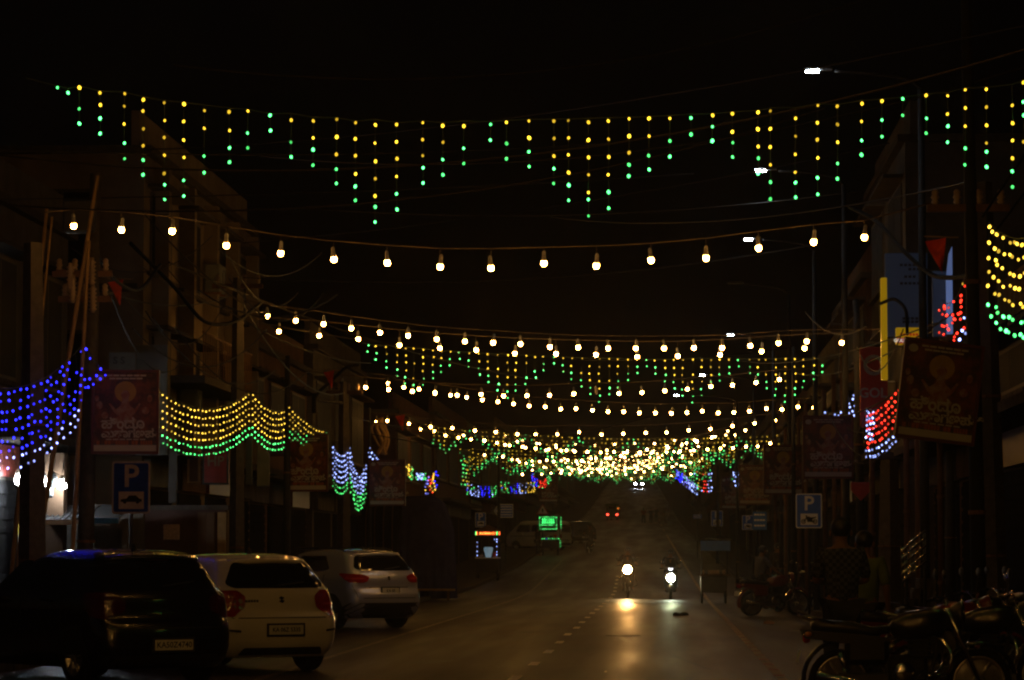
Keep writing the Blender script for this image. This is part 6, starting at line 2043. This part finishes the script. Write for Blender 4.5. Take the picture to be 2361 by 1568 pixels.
# dark push cart right of the scooter
Y = 93
t = thing('push_cart', 'dark push cart with a flat canopy right of the approaching scooter', 'cart', gp(1645, Y))
for x in (-.36, .36):
    cart_wheel(t, x, -.3, .25); cart_wheel(t, x, .5, .25)
MB().rbox((0, .1, .58), (.78, 1.2, .5), .02).build('box', M_dark, t)
MB().rbox((0.03, .1, .86), (.95, 1.35, .05), .015).build('top', M_wooddark, t)
for x in (-.36, .42):
    for y in (-.4, .6):
        MB().tube([(x, y, .88), (x, y, 1.9)], .018, 6).build('post', M_steel, t)
cv = MB()
vs, fs = [], []
for i in range(7):
    for j in range(5):
        x, y = -.42 + i * .16, -.55 + j * .35
        vs.append((x, y, 1.92 + .05 * math.sin(i * 1.3) * .5 + .06 * (1 - (i / 3 - 1) ** 2)))
for i in range(6):
    for j in range(4):
        a = i * 5 + j
        fs.append((a, a + 5, a + 6, a + 1))
cv.add(vs, fs)
cv.add([(a, b_, c - .02) for a, b_, c in vs], [f_[::-1] for f_ in fs])
cv.build('canopy', mat('canopy_sheet', (.35, .27, .18), .35), t, True)
MB().bbox((-.4, -.57, 1.6), (.5, -.55, 1.9)).build('valance', M_blue, t)
for k_ in range(8):
    MB().ball((-.32 + k_ * .09, -.25 + rnd(-.1, .1), .95), (.06, .06, .07), 10, 6).build('goods', random.choice([M_ceramic, M_palewall, M_bamboo]), t, True)

# tarpaulin covered stall
Y = 98
x0, x1 = gpX(735, Y), gpX(1040, Y)
t = thing('covered_stall', 'long stall wrapped in dark tarpaulin behind the silver crossover', 'stall', ((x0 + x1) / 2, Y, gz(Y)))
hw = (x1 - x0) / 2
MB().rbox((-.45, 2.2, 1.35), (hw * 2 - 1.0, 4.2, 2.5), .1).build('body', M_dark, t)
n = 9
for k_ in range(n):                                             # ribs of the roof hood
    x = -hw + .1 + k_ * (hw * 2 - 2.0) / (n - 1)
    zt = 2.85 + .045 * k_
    MB().tube(spline([(x, .02, .4), (x, -.0, zt - .35), (x + .12, .3, zt - .05), (x + .25, 1.2, zt + .05)], 5), .022, 6).build('hood_rib', M_wooddark, t, True)
M_tarp = mat('dark_tarpaulin', (.012, .012, .018), .55, scale=3)
vs, fs = [], []
for i in range(19):
    u = i / 18
    for j in range(13):
        v = j / 12
        x = -hw + u * (hw * 2 - 1.6)
        vs.append((x, .06 + .05 * math.sin(u * 40) * v, .3 + (2.6 + .4 * u) * v if v < .9 else .3 + (2.6 + .4 * u) * .9 + (v - .9) * 1.5))
for i in range(18):
    for j in range(12):
        a = i * 13 + j
        fs.append((a, a + 13, a + 14, a + 1))
MB().add(vs, fs).build('tarpaulin_side', M_tarp, t, True)
# draped blue tarpaulin at the right end: folds widen towards the ground
vs, fs = [], []
N, Mv = 40, 16
for j in range(Mv + 1):
    v = j / Mv
    z = 3.32 * (1 - v) + .06
    for i in range(N + 1):
        a = math.pi * (i / N)
        rx = (.55 + .5 * min(1, v * 3) ** .5 + .14 * v) * (1 + .035 * v * math.sin(i * 1.9))
        ry = (.4 + .6 * min(1, v * 3) ** .5) * (1 + .05 * v * math.sin(i * 1.9 + .6))
        if j == 0:
            rx, ry = .45, .3
        vs.append((hw - 1.06 - rx * math.cos(a), .9 - ry * math.sin(a) ** .8 if 0 < i < N else .9, z))
for j in range(Mv):
    for i in range(N):
        a = j * (N + 1) + i
        fs.append((a, a + N + 1, a + N + 2, a + 1))
fs.append(tuple(range(N, -1, -1)))
MB().add(vs, fs).build('draped_tarpaulin', mat('blue_tarpaulin', (.05, .05, .14), .85, scale=4, bump=.5), t, True)
MB().rbox((hw - .5, -.5, .35), (1.3, .5, .06), .01).build('bench_top', M_bamboo, t)
for x in (hw - 1.0, hw - .05):
    MB().box((x, -.5, .16), (.05, .4, .32)).build('bench_leg', M_wooddark, t)

# auto rickshaw going uphill
Y = 312
t = thing('auto_rickshaw', 'three wheeled auto rickshaw with two red tail lights going uphill', 'auto rickshaw', gp(1412, Y), R(4))
t.location.x = gpX(1412, Y)
for x in (-.55, .55):
    wheel(t, x, .25, .22, 1 if x > 0 else -1, .12)
wheel(t, .06, 2.1, .22, 1, .12)
prof = [(0, .3), (0, .95), (.08, 1.0), (1.5, 1.0), (1.95, .9), (2.3, .55), (2.3, .3)]
MB().prism([(y, z) for y, z in prof], -.65, .65, Matrix(((0, 1, 0), (1, 0, 0), (0, 0, 1)))).build('body', mat('auto_green', (.03, .09, .04), .4), t)
hood = [(0.02, 1.005), (0.06, 1.6), (.2, 1.75), (1.6, 1.76), (1.9, 1.62), (1.95, 1.5), (1.55, 1.55), (.3, 1.56), (.2, 1.005)]
MB().prism(hood, -.63, .63, Matrix(((0, 1, 0), (1, 0, 0), (0, 0, 1)))).build('hood', mat('auto_hood', (.05, .09, .04), .7), t)
MB().bbox((-.35, -.0, 1.2), (.35, .05, 1.5)).build('rear_window', M_glass, t)
M_redtail = glow('tail_lamp_lit', (1, .06, .03), 7, .9)
for x in (-.48, .48):
    MB().ball((x, -.04, .62), (.12, .04, .085), 10, 6).build('tail_light', M_redtail, t, True)
MB().rbox((0, -.03, .4), (1.25, .06, .1), .02).build('bumper', M_dark, t)
MB().ball((.6, .02, 1.25), (.06, .04, .05), 8, 6).build('indicator', glow('amber_lit', (1, .25, .02), 2.5, .9), t, True)

# ================================================================== the night air: dust and smoke that glow round the lamps
hz = MB().bbox((-430, -60, -2.5), (430, 1520, 72)).build('haze', None)
tag(hz, kind='stuff')
m = bpy.data.materials.new('night_air'); m.use_nodes = True
nt = m.node_tree
nt.nodes.remove(nt.nodes['Principled BSDF'])
pv = nt.nodes.new('ShaderNodeVolumePrincipled')
pv.inputs['Color'].default_value = (0.9, 0.88, 0.85, 1)
pv.inputs['Density'].default_value = 0.00016
pv.inputs['Anisotropy'].default_value = 0.88
nt.links.new(pv.outputs[0], nt.nodes['Material Output'].inputs['Volume'])
hz.data.materials.clear(); hz.data.materials.append(m)

bpy.data.scenes.remove(workshop)
